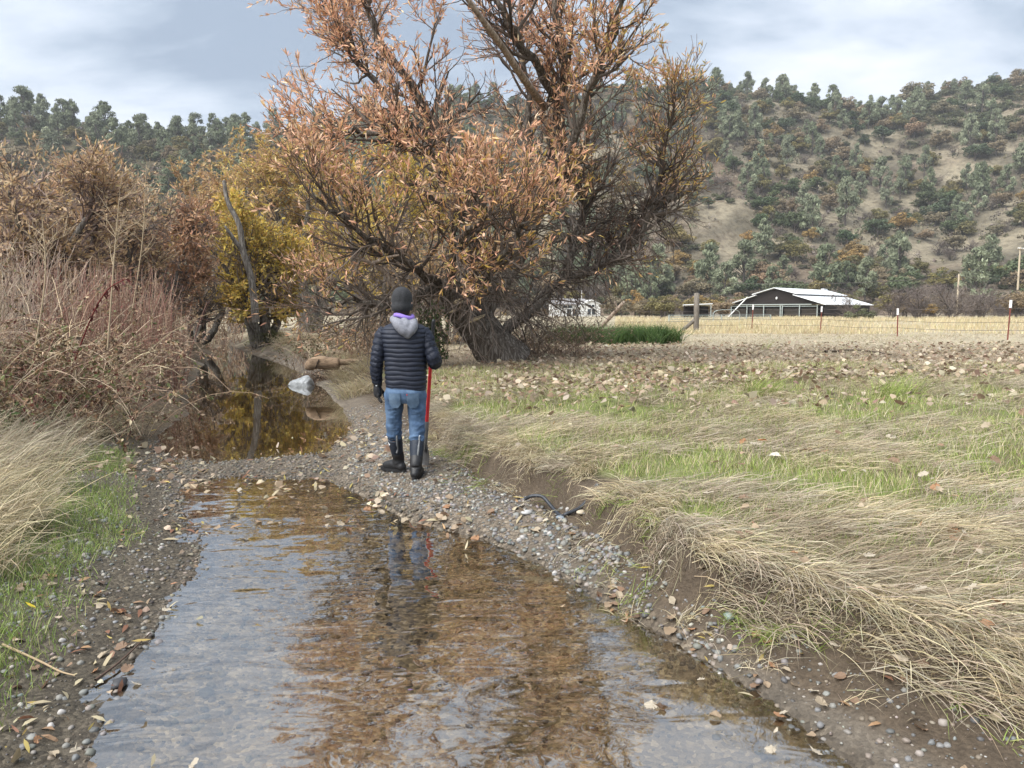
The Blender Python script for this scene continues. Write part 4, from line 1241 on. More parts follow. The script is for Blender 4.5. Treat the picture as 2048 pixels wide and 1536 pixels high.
pA = upole(1915, 549, 128, 'short pale utility pole in the thicket right of the barn', False)
pB = upole(2034, 496, 134, 'tall utility pole with crossarm at the right edge', True)
for a, b2_, zz, lab in ((pA - np.array([0, 0, .3]), pB - np.array([0, 0, 5.0]), .4, 'low cable sagging between the two utility poles'), (pB - np.array([0, 0, 5.0]), pB + np.array([40, -6, -4.6]), .8, 'cable leaving the tall utility pole to the right'), (pA - np.array([0, 0, .4]), pA + np.array([-46, -8, -1.6]), .7, 'thin cable from the short utility pole towards the barn')):
    f = np.linspace(0, 1, 12)[:, None]
    pp = a * (1 - f) + b2_ * f; pp[:, 2] -= zz * 4 * (f * (1 - f))[:, 0]
    V, Q = tubes(pp, np.full(12, .03), 4)
    ob('power_line', mk('power_line', V, Q, None, None, True, [M_WIRE]), label=lab, cat='cable')

# ------------------------------------------------------------------ things in and along the creek
# broken log on the far bank of the pool
M_LOG = noisy('bare_log_wood', (.14, .095, .06), (.40, .28, .18), 3.5, .85, .9, stretch=(.5, 7, 7), dist=.03)
lp = at(650, 727, 15.6)
log = thing('log', 'broken tan log end lying on the bank above the grey plastic bag', 'log', tuple(lp)); log.scale = (.78, .78, .78)
P = catmull([(-.50, -.10, -.13), (-.42, -.10, -.08), (-.30, -.08, .0), (-.12, -.04, .03), (.12, 0, .0), (.30, .04, -.01), (.36, .06, -.01)], 24)
R = np.interp(np.linspace(0, 1, 24), [0, .08, .25, .5, .85, 1], [.02, .08, .15, .175, .16, .11])
ob('trunk_section', limb_mesh(P, R, M_LOG, 14, .05), log)
P = catmull([(.33, .05, .02), (.55, .12, .03), (.78, .2, .05), (.98, .28, .05)], 12)
ob('trunk_section', limb_mesh(P, np.linspace(.085, .055, 12), M_LOG, 10, .03), log)
V, Q = tubes(catmull([(-.10, -.21, .12), (-.14, -.235, .02), (-.19, -.22, -.10)], 8), np.full(8, .012), 5)
ob('crack', mk('crack', V, Q, None, None, True, [M_BARN]), log)

# grey plastic bag half under water
M_BAG = noisy('dirty_grey_plastic', (.22, .235, .24), (.44, .46, .475), 7, .3, .9, 16, dist=.03)
bp_ = onz(603, 771, 0)
bag = thing('plastic_bag', 'crumpled grey-white plastic bag lying half sunk in the pool', 'bag', tuple(bp_))
xs_ = np.linspace(-.25, .24, 30); V = []
for k, x in enumerate(xs_):
    f = (x + .25) / .49
    r = np.interp(f, [0, .05, .2, .45, .7, .88, 1], [.05, .10, .13, .17, .215, .20, .06])
    th = np.linspace(0, 2 * PI, 36, endpoint=False)
    rr_ = r * (1 + .06 * np.sin(3 * th + 5 * f) * f + .05 * np.sin(9 * th - 5 * f) + .025 * np.sin(30 * f + 2 * th))
    V.append(np.stack([np.full(36, x) + .03 * np.sin(4 * th), rr_ * np.cos(th) * .9, rr_ * np.sin(th) * 1.0 - .01], 1))
V = np.concatenate(V); i = (np.arange(29)[:, None] * 36 + np.arange(36)[None]); j = (np.arange(29)[:, None] * 36 + (np.arange(36)[None] + 1) % 36)
Q = np.stack([i, j, j + 36, i + 36], -1).reshape(-1, 4)
V = np.vstack([V, [[-.25, 0, 0], [.245, 0, 0]]]); nV = len(V)
T = [[nV - 2, (k + 1) % 36, k] for k in range(36)] + [[nV - 1, 29 * 36 + k, 29 * 36 + (k + 1) % 36] for k in range(36)]
ob('film', mk('film', V, Q, T, None, True, [M_BAG]), bag)
# black irrigation hose on the mud
M_HOSE = noisy('black_hose', (.018, .02, .024), (.04, .045, .055), 20, .4, .05)
hp = [onz(1050, 998, .20), onz(1064, 992, .23), onz(1084, 993, .235), onz(1098, 1007, .20), onz(1110, 1022, .165), onz(1122, 1038, .135), onz(1133, 1036, .14), onz(1165, 1029, .185), onz(1195, 1022, .2)]
hp = [np.array([p[0], p[1], max(p[2], float(near_h(p[0], p[1])) + .014)]) for p in hp]
V, Q = tubes(catmull(hp, 40), np.full(40, .013), 8)
ob('irrigation_hose', mk('irrigation_hose', V, Q, None, None, True, [M_HOSE]), label='black hose poking out of the right mud bank below the grass', cat='hose')

# leaning broken branch by the green grass
P, R = limb_from([(1195, 662, 27), (1215, 640, 26.8), (1232, 622, 26.6), (1248, 604, 26.5)], [.05, .075, .07, .06], 10)
P[0, 2] = near_h(P[0, 0], P[0, 1]) - .05
br_ = thing('dead_branch', 'pale broken branch leaning up out of the tall green grass', 'branch')
ob('stem', limb_mesh(P, R, M_DEAD, 8, .06), br_)
P, R = limb_from([(1236, 620, 26.6), (1232, 610, 26.6), (1230, 603, 26.6)], [.04, .035, .03], 6)
ob('stub', limb_mesh(P, R, M_DEAD, 7, .06), br_)
# ------------------------------------------------------------------ the person
def ring_loft(rings, seg=40, p=2.3, cap=True):
    """rings: (cx, cy, z, rx, ry) -> V, Q, T"""
    th = np.linspace(0, 2 * PI, seg, endpoint=False)
    c, s = np.cos(th), np.sin(th)
    ex = np.sign(c) * np.abs(c) ** (2 / p); ey = np.sign(s) * np.abs(s) ** (2 / p)
    V = []
    for r in rings:
        V.append(np.stack([r[0] + r[3] * ex, r[1] + r[4] * ey, np.full(seg, r[2])], 1))
    n = len(rings); V = np.concatenate(V)
    i = np.arange(n - 1)[:, None] * seg + np.arange(seg)[None]; j = np.arange(n - 1)[:, None] * seg + (np.arange(seg)[None] + 1) % seg
    Q = np.stack([i, j, j + seg, i + seg], -1).reshape(-1, 4)
    T = []
    if cap:
        V = np.vstack([V, [[rings[0][0], rings[0][1], rings[0][2]], [rings[-1][0], rings[-1][1], rings[-1][2]]]]); k = len(V)
        T = [[k - 2, (q + 1) % seg, q] for q in range(seg)] + [[k - 1, (n - 1) * seg + q, (n - 1) * seg + (q + 1) % seg] for q in range(seg)]
    return V, Q, np.array(T) if len(T) else None


def ct(pts, radii, n=24, sides=16):
    """closed tapered tube along a smooth path, rounded ends"""
    P = catmull(pts, n); R = np.interp(np.linspace(0, 1, n), np.linspace(0, 1, len(radii)), radii)
    d0 = nrm(P[0] - P[1]); d1 = nrm(P[-1] - P[-2])
    P = np.vstack([P[0] + d0 * R[0] * .8, P[0] + d0 * R[0] * .45, P, P[-1] + d1 * R[-1] * .45, P[-1] + d1 * R[-1] * .8]); R = np.concatenate([[R[0] * .35, R[0] * .8], R, [R[-1] * .8, R[-1] * .35]])
    V, Q = tubes(P, R, sides)
    V = np.vstack([V, P[:1], P[-1:]]); k = len(V); o = (len(P) - 1) * sides
    T = np.array([[k - 2, q, (q + 1) % sides] for q in range(sides)] + [[k - 1, o + (q + 1) % sides, o + q] for q in range(sides)])
    return V, Q, T


def fuse(mb, name, m, voxel=.012, smooth=6):
    """one continuous skin over all the shapes"""
    me = mb.mesh(name)
    o = bpy.data.objects.new('tmp', me); COL.objects.link(o)
    r = o.modifiers.new('r', 'REMESH'); r.mode = 'VOXEL'; r.voxel_size = voxel; r.use_smooth_shade = True
    s = o.modifiers.new('s', 'SMOOTH'); s.iterations = smooth; s.factor = .5
    dg = bpy.context.evaluated_depsgraph_get()
    out = bpy.data.meshes.new_from_object(o.evaluated_get(dg))
    bpy.data.objects.remove(o)
    out.name = name
    out.materials.clear(); out.materials.append(m)
    return out


M_SKIN = noisy('skin', (.42, .25, .18), (.50, .31, .23), 20, .55, .05)
M_JACKET = noisy('navy_quilted_nylon', (.011, .014, .025), (.019, .024, .040), 25, .58, .4, 40, spec=.3, dist=.006)
M_HOOD = noisy('grey_hood_cloth', (.16, .165, .19), (.23, .235, .27), 60, .9, .3, dist=.003)
M_PURPLE = noisy('purple_lining', (.23, .15, .52), (.31, .21, .62), 40, .8, .2, dist=.003)
M_KNIT = noisy('charcoal_knit', (.018, .019, .021), (.040, .041, .045), 90, .95, .5, 160, dist=.003)
M_GLOVE = noisy('black_glove', (.010, .010, .012), (.028, .028, .032), 40, .5, .3, dist=.003)
M_JEAN = noisy('worn_blue_denim', (.035, .075, .15), (.12, .19, .30), 9, .85, .5, 38, stretch=(1, 1, .7), dist=.012)
M_POCKET = noisy('denim_pocket', (.045, .085, .145), (.12, .18, .26), 12, .85, .3, 60, dist=.004)
M_NEO = noisy('navy_neoprene', (.010, .015, .026), (.018, .025, .040), 50, .6, .2, dist=.002)
M_RUB = noisy('black_rubber', (.008, .008, .009), (.020, .020, .022), 30, .5, .2, dist=.002)
M_TAPE = noisy('grey_pull_strip', (.12, .125, .13), (.20, .205, .21), 40, .7, 0)
M_PALE = noisy('pale_emblem', (.55, .58, .60), (.65, .68, .70), 40, .6, 0)

pxy = onz(809, 960, .06)
pz = float(near_h(pxy[0], pxy[1]))
PX, PY = pxy[0], pxy[1]
person = thing('person', 'person seen from behind in navy quilted jacket, jeans, beanie and boots, holding a shovel', 'person', (PX, PY, 0))
# legs: hip, knee, ankle
HL, HR = np.array([-.085, 0, .86]), np.array([.125, 0, .86])
KL, KR = np.array([-.105, .07, .49]), np.array([.125, .0, .47])
zl_ = float(near_h(PX - .08, PY + .2)); zr_ = float(near_h(PX + .125, PY - .12))
AL, AR = np.array([-.085, .19, zl_ + .10]), np.array([.128, -.12, zr_ + .10])
body = MB()
body.add(*ring_loft([(.02, 0, .80, .15, .10), (.02, 0, .95, .16, .105), (.02, 0, 1.10, .145, .095), (.02, 0, 1.30, .16, .10), (.02, 0, 1.39, .14, .08), (.02, 0, 1.45, .07, .06)], 28))
body.add(*ct([(.01, .005, 1.42), (.0, .02, 1.50), (-.003, .03, 1.58)], [.065, .058, .06], 8))
body.add(*ring_loft([(-.004, .03, 1.535, .035, .05), (-.004, .035, 1.56, .062, .085), (-.004, .03, 1.61, .074, .098), (-.004, .02, 1.67, .078, .102), (-.004, .02, 1.72, .07, .09), (-.004, .02, 1.755, .035, .05)], 24, 2.1))
body.add(*ct([(-.004, .125, 1.655), (-.004, .142, 1.63), (-.004, .135, 1.615)], [.011, .016, .017], 6, 8))      # nose
body.add(*ct([(-.03, .122, 1.585), (-.004, .13, 1.583), (.022, .122, 1.585)], [.006, .009, .006], 8, 8))        # lips
for s in (-1, 1):
    body.add(*ct([(-.004 + s * .08, .01, 1.66), (-.004 + s * .086, .0, 1.635), (-.004 + s * .08, .01, 1.605)], [.014, .018, .012], 6, 8))  # ears
for sh, el, wr in (((-.150, 0, 1.37), (-.232, -.035, 1.14), (-.243, .02, .93)), ((.185, 0, 1.365), (.290, -.04, 1.15), (.245, .20, 1.13))):
    body.add(*ct([sh, tuple((np.array(sh) + el) / 2), el, tuple((np.array(el) + wr) / 2), wr], [.052, .046, .04, .036, .027], 16, 12))
for h, k, a in ((HL, KL, AL), (HR, KR, AR)):
    body.add(*ct([h, (h + k) / 2, k, (k * .6 + a * .4), a], [.085, .07, .052, .05, .035], 16, 14))
    tip = a + (np.array([-.13, .08, -.06]) if a is AL else np.array([.02, .16, -.06]))
    body.add(*ct([a + np.array([0, 0, -.05]), tip], [.035, .03], 8, 10))
body_me = fuse(body, 'body', M_SKIN, .010, 5)
ob('body', body_me, person)
M_EYE, _, _ = mat('eye', (.75, .74, .72), .2)
M_IRIS, _, _ = mat('iris', (.05, .035, .025), .2)
for s in (-1, 1):
    e = MB(); V, Q, T = ring_loft([(0, 0, -.011, .003, .003), (0, 0, -.008, .008, .008), (0, 0, 0, .011, .011), (0, 0, .008, .008, .008), (0, 0, .011, .003, .003)], 12, 2)
    o = ob('eye', e.add(V, Q, T).mesh('eye', [M_EYE], True), person, loc=(-.004 + s * .03, .108, 1.655))
    e = MB(); e.add(V * .5, Q, T); ob('iris', e.mesh('iris', [M_IRIS], True), o, loc=(0, .0075, 0))


# jacket: baffled torso and sleeves
def puff(t, n):
    return np.abs(np.sin(PI * t * n)) ** .55


jz = np.linspace(.885, 1.45, 14 * 7 + 1)
zc_ = [.885, .93, 1.0, 1.10, 1.22, 1.32, 1.38, 1.42, 1.45]
rx_ = [.182, .194, .195, .196, .200, .214, .218, .205, .165]
ry_ = [.125, .138, .142, .142, .145, .142, .13, .112, .09]
cx_ = [.030, .030, .028, .026, .022, .020, .020, .018, .015]
jac = MB(); rings = []
for k, z in enumerate(jz):
    f = (z - .885) / (1.45 - .885); pf = .010 * (puff(f, 14) - .75) * (.7 + .5 * math.sin(k * .37) ** 2)
    rings.append((np.interp(z, zc_, cx_), -.005, z, np.interp(z, zc_, rx_) + pf, np.interp(z, zc_, ry_) + pf))
rings += [(.012, .0, 1.47, .105, .08), (.008, .005, 1.50, .078, .072), (.005, .01, 1.525, .074, .072)]
V, Q, T = ring_loft(rings, 72, 2.45)
gj = np.random.default_rng(3)
th = np.arctan2(V[:, 1], V[:, 0] - .02)
V[:, 2] += .004 * np.sin(2 * th + 6 * V[:, 2]) + .0022 * np.sin(5 * th + 3 + 20 * V[:, 2])
V[:, 1] += .014 * (fbm(V[:, 0] * 1.0, V[:, 2] * 1.6, 9, 7, 3) - .5)
V[:, 2] += .012 * (fbm(V[:, 0], V[:, 2], 7, 9, 2) - .5)
jac.add(V, Q, T)
jo = ob('jacket', jac.mesh('jacket', [M_JACKET], True), person)
for pts, rad in (([(-.150, 0, 1.400), (-.190, -.01, 1.345), (-.222, -.03, 1.22), (-.238, -.035, 1.12), (-.25, -.01, 1.02), (-.245, .02, .935)], [.062, .070, .065, .060, .055, .044]),
                 ([(.185, 0, 1.395), (.225, -.01, 1.335), (.262, -.03, 1.235), (.295, -.045, 1.155), (.30, .02, 1.115), (.272, .10, 1.115), (.25, .18, 1.125)], [.062, .070, .066, .066, .062, .055, .044])):
    n = 76
    P = catmull(pts, n); f = np.linspace(0, 1, n)
    R = np.interp(f, np.linspace(0, 1, len(rad)), rad) + .009 * (puff(f, 12) - .75)
    d1 = nrm(P[-1] - P[-2])
    P = np.vstack([P, P[-1] + d1 * .004]); R = np.append(R, R[-1] * .75)
    V, Q = tubes(P, R, 26)
    V = V + .003 * gj.normal(size=V.shape)
    ob('sleeve', mk('sleeve', V, Q, None, None, True, [M_JACKET]), jo)
# seam down the back and hem band
V, Q, T = ring_loft([(.03, -.005, .872, .178, .122), (.03, -.005, .878, .188, .131), (.03, -.005, .892, .190, .133), (.03, -.005, .898, .18, .125)], 60, 2.45)
ob('hem', mk('hem', V, Q, T, None, True, [M_JACKET]), jo)

# hooded sweatshirt hood lying over the collar
hm = MB()
V, Q = tubes(np.array([[.012 + .098 * math.cos(a), .005 + .088 * math.sin(a), 1.487 + .018 * math.sin(a) - .012 * math.cos(a)] for a in np.linspace(0, 2 * PI, 33)]), np.full(33, .034), 12); hm.add(V, Q)
hm.add(*ct([(-.065, -.08, 1.49), (-.01, -.13, 1.450), (.045, -.145, 1.395), (.068, -.145, 1.35)], [.034, .056, .054, .026], 14, 14))
hm.add(*ct([(.118, -.06, 1.475), (.115, -.115, 1.44), (.095, -.145, 1.40), (.075, -.15, 1.355)], [.034, .048, .047, .026], 14, 14))
hm.add(*ct([(.03, -.105, 1.48), (.06, -.135, 1.44), (.068, -.145, 1.40)], [.04, .05, .03], 12, 14))
hme = fuse(hm, 'hood', M_HOOD, .008, 5)
ho = ob('hood', hme, person)
V, Q, T = ct([(.012, -.100, 1.468), (.038, -.162, 1.440), (.060, -.178, 1.405), (.066, -.170, 1.385)], [.006, .009, .009, .005], 14, 8)
ob('fold', mk('fold', V, Q, T, None, True, [M_HOOD]), ho)
V, Q, T = ct([(.115, -.085, 1.475), (.108, -.145, 1.445), (.085, -.178, 1.415)], [.006, .009, .005], 14, 8)
ob('fold', mk('fold', V, Q, T, None, True, [M_HOOD]), ho)
V, Q = tubes(np.array([[.016 + .078 * math.cos(a), .0 + .082 * math.sin(a), 1.522 + .010 * math.sin(2 * a) - .006 * math.cos(a)] for a in np.linspace(R_(170), R_(395), 26)]), np.concatenate([[.008], np.full(24, .021), [.008]]), 10)
ob('lining', mk('lining', V, Q, None, None, True, [M_PURPLE]), ho)

# beanie
bz = [(1.573, .086, .108), (1.58, .095, .118), (1.61, .099, .121), (1.632, .098, .120), (1.636, .095, .116), (1.66, .097, .119), (1.70, .094, .114), (1.735, .082, .099), (1.76, .062, .075), (1.776, .034, .042), (1.781, .012, .015)]
V, Q, T = ring_loft([(-.004, .02 - .012 * (z - 1.57) / .2, z, a, b) for z, a, b in bz], 40, 2.1)
V[:, 2] += -.10 * (V[:, 1] - .02) * (V[:, 2] < 1.64)* -1 * .6
V += .0018 * gj.normal(size=V.shape)
ob('beanie', mk('beanie', V, Q, T, None, True, [M_KNIT]), person)
# a little hair under the hat
V, Q, T = ring_loft([(-.004, .008, 1.535, .058, .066), (-.004, .008, 1.56, .073, .088), (-.004, .01, 1.59, .078, .096)], 30, 2.1)
ob('hair', mk('hair', V, Q, T, None, True, [noisy('brown_hair', (.035, .025, .02), (.07, .05, .04), 60, .8, .3)]), person)

# gloves: palm, four fingers, thumb
gm = MB()   # left hand, hanging and slightly curled
w = np.array([-.245, .025, .925])
gm.add(*ct([w, w + [-.002, .004, -.045], w + [-.002, .012, -.095]], [.032, .042, .042], 8, 12))
for k, (ox, ln) in enumerate(((-.034, .064), (-.012, .076), (.012, .07), (.032, .056))):
    b0 = w + np.array([ox * .25, .012 - ox * 1.1, -.095])
    gm.add(*ct([b0, b0 + [.004, .008, -ln * .5], b0 + [.018, .006, -ln * .85], b0 + [.032, .002, -ln]], [.0135, .0125, .0115, .010], 10, 8))
b0 = w + np.array([.022, .03, -.05])
gm.add(*ct([b0, b0 + [.022, .018, -.035], b0 + [.028, .02, -.07]], [.016, .014, .011], 8, 8))
ob('glove', fuse(gm, 'glove', M_GLOVE, .005, 3), person)
V, Q, T = ring_loft([(w[0], w[1], .905, .040, .040), (w[0], w[1], .93, .043, .043), (w[0], w[1], .95, .040, .040)], 20, 2)
ob('glove_cuff', mk('glove_cuff', V, Q, T, None, True, [M_GLOVE]), person)
ob('glove_tag', MB().box((w[0] - .005, w[1] - .045, .912), (.014, .004, .008)).mesh('glove_tag', [M_PALE]), person)
# right hand closed round the shovel handle
SH_T, SH_B = np.array([.262, .285, 1.487]), np.array([.142, .315, .06])
sdn = nrm(SH_B - SH_T)
hc = SH_T + sdn * .36
gm = MB()
wr = np.array([.25, .185, 1.128])
gm.add(*ct([wr, wr * .5 + (hc + [.03, -.03, 0]) * .5, hc + [.034, -.012, 0]], [.03, .036, .034], 8, 12))
for k in range(4):
    c = hc - sdn * (.032 - .021 * k)
    ang = np.linspace(R_(-35), R_(230), 7)
    pts = [c + np.array([math.cos(a) * .031, math.sin(a) * .031, 0]) for a in ang][:7 - (k == 3)]
    gm.add(*ct(pts, [.013, .0125, .012, .011, .010], 14, 8))
pts = [hc - sdn * .02 + np.array([math.cos(a) * .034, math.sin(a) * .034, .018]) for a in np.linspace(R_(-60), R_(-190), 5)]
gm.add(*ct(pts, [.016, .014, .011], 10, 8))
ob('glove', fuse(gm, 'glove', M_GLOVE, .005, 3), person)

# jeans
jn = MB()
jn.add(*ring_loft([(.022, 0, .76, .15, .105), (.022, -.005, .80, .182, .128), (.022, -.012, .86, .186, .135), (.022, -.005, .92, .178, .122), (.022, 0, .97, .172, .115)], 40, 2.4))
for h, k, a, sx in ((HL, KL, AL, -1), (HR, KR, AR, 1)):
    n = 40; f = np.linspace(0, 1, n)
    bt = k * .82 + a * .18
    P = catmull([h + [0, 0, -.02], h * .6 + k * .4, k + [0, 0, .03], bt], n)
    R = np.interp(f, [0, .25, .6, .8, 1], [.098, .090, .074, .073, .071])
    R = R + .0055 * np.sin(f * 55 + sx) * sst(.55, .8, f) + .003 * np.sin(f * 23)
    jn.add(*ct(P[::3], R[::3], n, 22))
jme = fuse(jn, 'jeans', M_JEAN, .009, 3)
co = np.empty(len(jme.vertices) * 3, np.float32); jme.vertices.foreach_get('co', co); co = co.reshape(-1, 3)
wr_ = (fbm(co[:, 0] * 1.0 + co[:, 1] * 2, co[:, 2] * 3.2, 11, 71, 3) - .5) * .030 * sst(.80, .66, co[:, 2])
co[:, 1] -= wr_
co[:, 0] += wr_ * .5
jme.vertices.foreach_set('co', co.ravel()); jme.update()
je = ob('jeans', jme, person)
for s, cx0 in ((-1, -.062), (1, .106)):
    V = []
    for iz, z in enumerate(np.linspace(.725, .855, 8)):
        hw = .055 if z > .76 else .055 * (z - .69) / .07
        for x in np.linspace(-1, 1, 9):
            X = cx0 + x * hw
            e = np.clip(abs((X - .022) / .186), 0, .97)
            ry = np.interp(z, [.70, .76, .80, .86, .92], [.100, .112, .128, .135, .122])
            V.append([X, -.012 - ry * (1 - e ** 2.4) ** (1 / 2.4) - .002, z])
    V = np.array(V); i = (np.arange(7)[:, None] * 9 + np.arange(8)[None]).ravel()
    Q = np.stack([i, i + 1, i + 10, i + 9], -1)
    V2 = V + [0, .02, 0]
    ob('pocket', mk('pocket', np.vstack([V, V2]), np.vstack([Q, (Q + len(V))[:, ::-1]]), None, None, True, [M_POCKET]), je)
ob('red_tab', MB().box((.055, -.150, .845), (.008, .006, .012)).mesh('red_tab', [noisy('red_tab', (.4, .03, .03), (.45, .04, .04), 9, .8, 0)]), je)


# boots
def boot(k, a, toe, zg):
    toe = nrm(np.append(np.asarray(toe, float), 0)); rt = np.array([toe[1], -toe[0], 0])
    bo = thing_part = ob('boot', None, person, loc=(0, 0, 0))
    top = k * .86 + a * .14 + np.array([0, 0, -.01])
    f = np.linspace(0, 1, 20)
    P = catmull([top, top * .5 + a * .5, a + [0, 0, .02]], 20)
    R = np.interp(f, [0, .3, .7, 1], [.068, .067, .056, .052])
    P = np.vstack([P[0] + [0, 0, -.02], P]); R = np.append(R[0] * .86, R)
    V, Q = tubes(P, R, 22)
    ob('shaft', mk('shaft', V, Q, None, None, True, [M_NEO]), bo)
    z0 = zg
    m = MB()
    fz = a[2] - z0
    m.add(*ct([a * .62 + top * .38, a + [0, 0, .03], a + [0, 0, -.02]], [.0605, .058, .058], 12, 18))
    A0 = np.array([a[0], a[1], z0])
    m.add(*ct([A0 - toe * .045 + [0, 0, .050], A0 + toe * .04 + [0, 0, .062], A0 + toe * .11 + [0, 0, .050], A0 + toe * .165 + [0, 0, .044]], [.047, .054, .047, .036], 16, 16))
    me = fuse(m, 'rubber_foot', M_RUB, .008, 4)
    ob('rubber_foot', me, bo)
    pts = []
    for q in np.linspace(0, 2 * PI, 28, endpoint=False):
        c_, s_ = math.cos(q), math.sin(q)
        pts.append(A0 + toe * (.068 + .158 * c_) + rt * (.050 * s_ * (1 + .12 * c_)))
    pts = np.array(pts); V = np.vstack([pts, pts + [0, 0, .030], A0 + toe * .07, A0 + toe * .07 + [0, 0, .03]])
    Q = [[i, (i + 1) % 28, 28 + (i + 1) % 28, 28 + i] for i in range(28)]; T = [[56, (i + 1) % 28, i] for i in range(28)] + [[57, 28 + i, 28 + (i + 1) % 28] for i in range(28)]
    ob('sole', mk('sole', V, Q, T, None, False, [M_RUB]), bo)
    # pull strip up the back
    b0 = top + np.array([.03, -.062, .0]); b1 = top * .55 + a * .45 + np.array([.022, -.066, 0])
    m = MB(); V, Q = tubes(catmull([b0 + [0, .012, .035], b0 + [0, .002, .0], (b0 + b1) / 2 + [0, -.004, 0], b1 + [0, .006, 0], b1 + [-.01, .012, -.04]], 12), np.full(12, .010), 6); m.add(V, Q)
    st = ob('pull_strip', m.mesh('pull_strip', [M_TAPE], True), bo)
    V, Q = tubes(catmull([b0 + [-.006, .012, .015], b0 + [-.002, .006, .045], b0 + [.006, .012, .05]], 8), np.full(8, .006), 6)
    ob('loop', mk('loop', V, Q, None, None, True, [M_PALE]), st)
    return bo


zgl = float(near_h(PX + AL[0], PY + AL[1])) ; zgr = float(near_h(PX + AR[0], PY + AR[1]))
bl_ = boot(KL, AL, (-.85, .5), zgl)
boot(KR, AR, (.12, 1), zgr)
e0 = KL * .6 + AL * .4
ob('emblem', MB().slab([e0 + [-.052, -.052, .035], e0 + [-.036, -.062, .012], e0 + [-.052, -.052, -.012], e0 + [-.066, -.036, .012]], .006).mesh('emblem', [M_PALE]), bl_)

# ------------------------------------------------------------------ shovel
M_RED = noisy('red_fibreglass', (.50, .018, .025), (.62, .03, .035), 8, .4, .05)
M_STEEL = noisy('worn_steel', (.10, .10, .105), (.20, .195, .19), 8, .5, .2, metal=.6)
sv = thing('shovel', 'red-handled shovel with black grip held upright by the person', 'shovel', (PX, PY, 0))
Lh = np.linalg.norm(SH_B - SH_T)


def sp_(d): return SH_T + sdn * d


V, Q, T = ct([sp_(.0), sp_(.02), sp_(.12), sp_(.24), sp_(.25)], [.014, .019, .0185, .019, .017], 20, 14)
ob('grip', mk('grip', V, Q, T, None, True, [M_RUB]), sv)
V, Q = tubes(np.array([sp_(.24), sp_(.5), sp_(.75), sp_(.97)]), np.array([.0165, .0175, .0175, .018]), 14)
ob('handle', mk('handle', V, Q, None, None, True, [M_RED]), sv)
V, Q = tubes(np.array([sp_(.945), sp_(.955), sp_(1.05), sp_(1.18), sp_(1.24)]), np.array([.019, .022, .021, .02, .012]), 14)
ob('socket', mk('socket', V, Q, None, None, True, [M_STEEL]), sv)
V = []
ax = np.array([.55, -.83, 0]); ax = nrm(ax - sdn * ax.dot(sdn)); nn_ = np.cross(sdn, ax)
for iz, f in enumerate(np.linspace(0, 1, 14)):
    hw = np.interp(f, [0, .06, .5, .75, .92, 1], [.085, .105, .105, .085, .04, .004])
    for x in np.linspace(-1, 1, 11):
        V.append(sp_(1.14 + f * (Lh - 1.14)) + ax * hw * x + nn_ * (.028 * x * x - .03 * math.sin(f * 2.4)))
V = np.array(V); i = (np.arange(13)[:, None] * 11 + np.arange(10)[None]).ravel(); Q = np.stack([i, i + 1, i + 12, i + 11], -1)
ob('blade', mk('blade', np.vstack([V, V + nn_ * .004]), np.vstack([Q, (Q + len(V))[:, ::-1]]), None, None, True, [M_STEEL]), sv)
# ------------------------------------------------------------------ left bank thickets
def stems(g, n, cx, cy, rx, ry, ln, th0, th1, K, wig=.05):
    """upright or arching stems rooted in an ellipse"""
    a = g.uniform(0, 2 * PI, n); r = np.sqrt(g.uniform(size=n))
    x = cx + rx * r * np.cos(a); y = cy + ry * r * np.sin(a)
    p = np.stack([x, y, near_h(x, y) - .03], 1)
    h = g.uniform(0, 2 * PI, n); L_ = g.uniform(ln[0], ln[1], n)
    t0 = np.radians(g.uniform(th0[0], th0[1], n)); t1 = np.radians(g.uniform(th1[0], th1[1], n))
    out = [p.copy()]
    for k in range(K - 1):
        t_ = t0 + (t1 - t0) * ((k + .5) / (K - 1)) ** 1.3
        d = np.stack([np.cos(t_) * np.cos(h), np.cos(t_) * np.sin(h), np.sin(t_)], 1) + wig * g.normal(size=(n, 3))
        p = p + nrm(d) * (L_ / (K - 1))[:, None]
        p[:, 2] = np.maximum(p[:, 2], near_h(p[:, 0], p[:, 1]) + .01)
        out.append(p.copy())
    return np.stack(out, 1)


def bramble(label, cx, cy, rx, ry, ln, n, nleaf, seed, canecols, leafcols, lw=(.035, .075), th0=(45, 88), th1=(-70, 20), fine=0, group=None, name='bramble_bush', cat='bush', rad=.0045, grav=.2):
    g = np.random.default_rng(seed)
    o0 = np.array([cx, cy, float(near_h(cx, cy))])
    t_ = thing(name, label, cat, tuple(o0), group=group)
    n = int(n * .8); fine = int(fine * .72)
    S = stems(g, n, cx, cy, rx, ry, ln, th0, th1, 8)
    R = np.linspace(1, .45, 8)[None] * g.uniform(.7, 1.3, (n, 1)) * rad
    mb = MB()
    V, Q = tubes(S - o0, R, 3); mb.add(V, Q, None, np.repeat(pal(g, n, *canecols), 24, 0))
    src = S
    if fine:
        F, fr_ = spawn(g, S, R, fine, (.2, 1), (25, 75), (.18, .55), 4, .7, .0035, .15, (0, 0, .02))
        V, Q = tubes(F - o0, np.maximum(fr_, .002), 3); mb.add(V, Q, None, np.repeat(pal(g, fine, *canecols), 12, 0))
        src = F
    ob('canes', mb.mesh('canes', [M_TWIG]), t_, kind='stuff')
    if nleaf:
        b, d, nn, l, c = leaves_on(g, src, nleaf, lw, .5, (.1, 1), False, grav, 1.0)
        V, Q, T, m = leaf_strips(b - o0, d, nn, l, l * g.uniform(.35, .65, nleaf), 0, False)
        ob('foliage', mk('foliage', V, Q, None, np.repeat(pal(g, nleaf, *leafcols), m, 0), False, [M_LEAF]), t_, kind='stuff')
    return t_


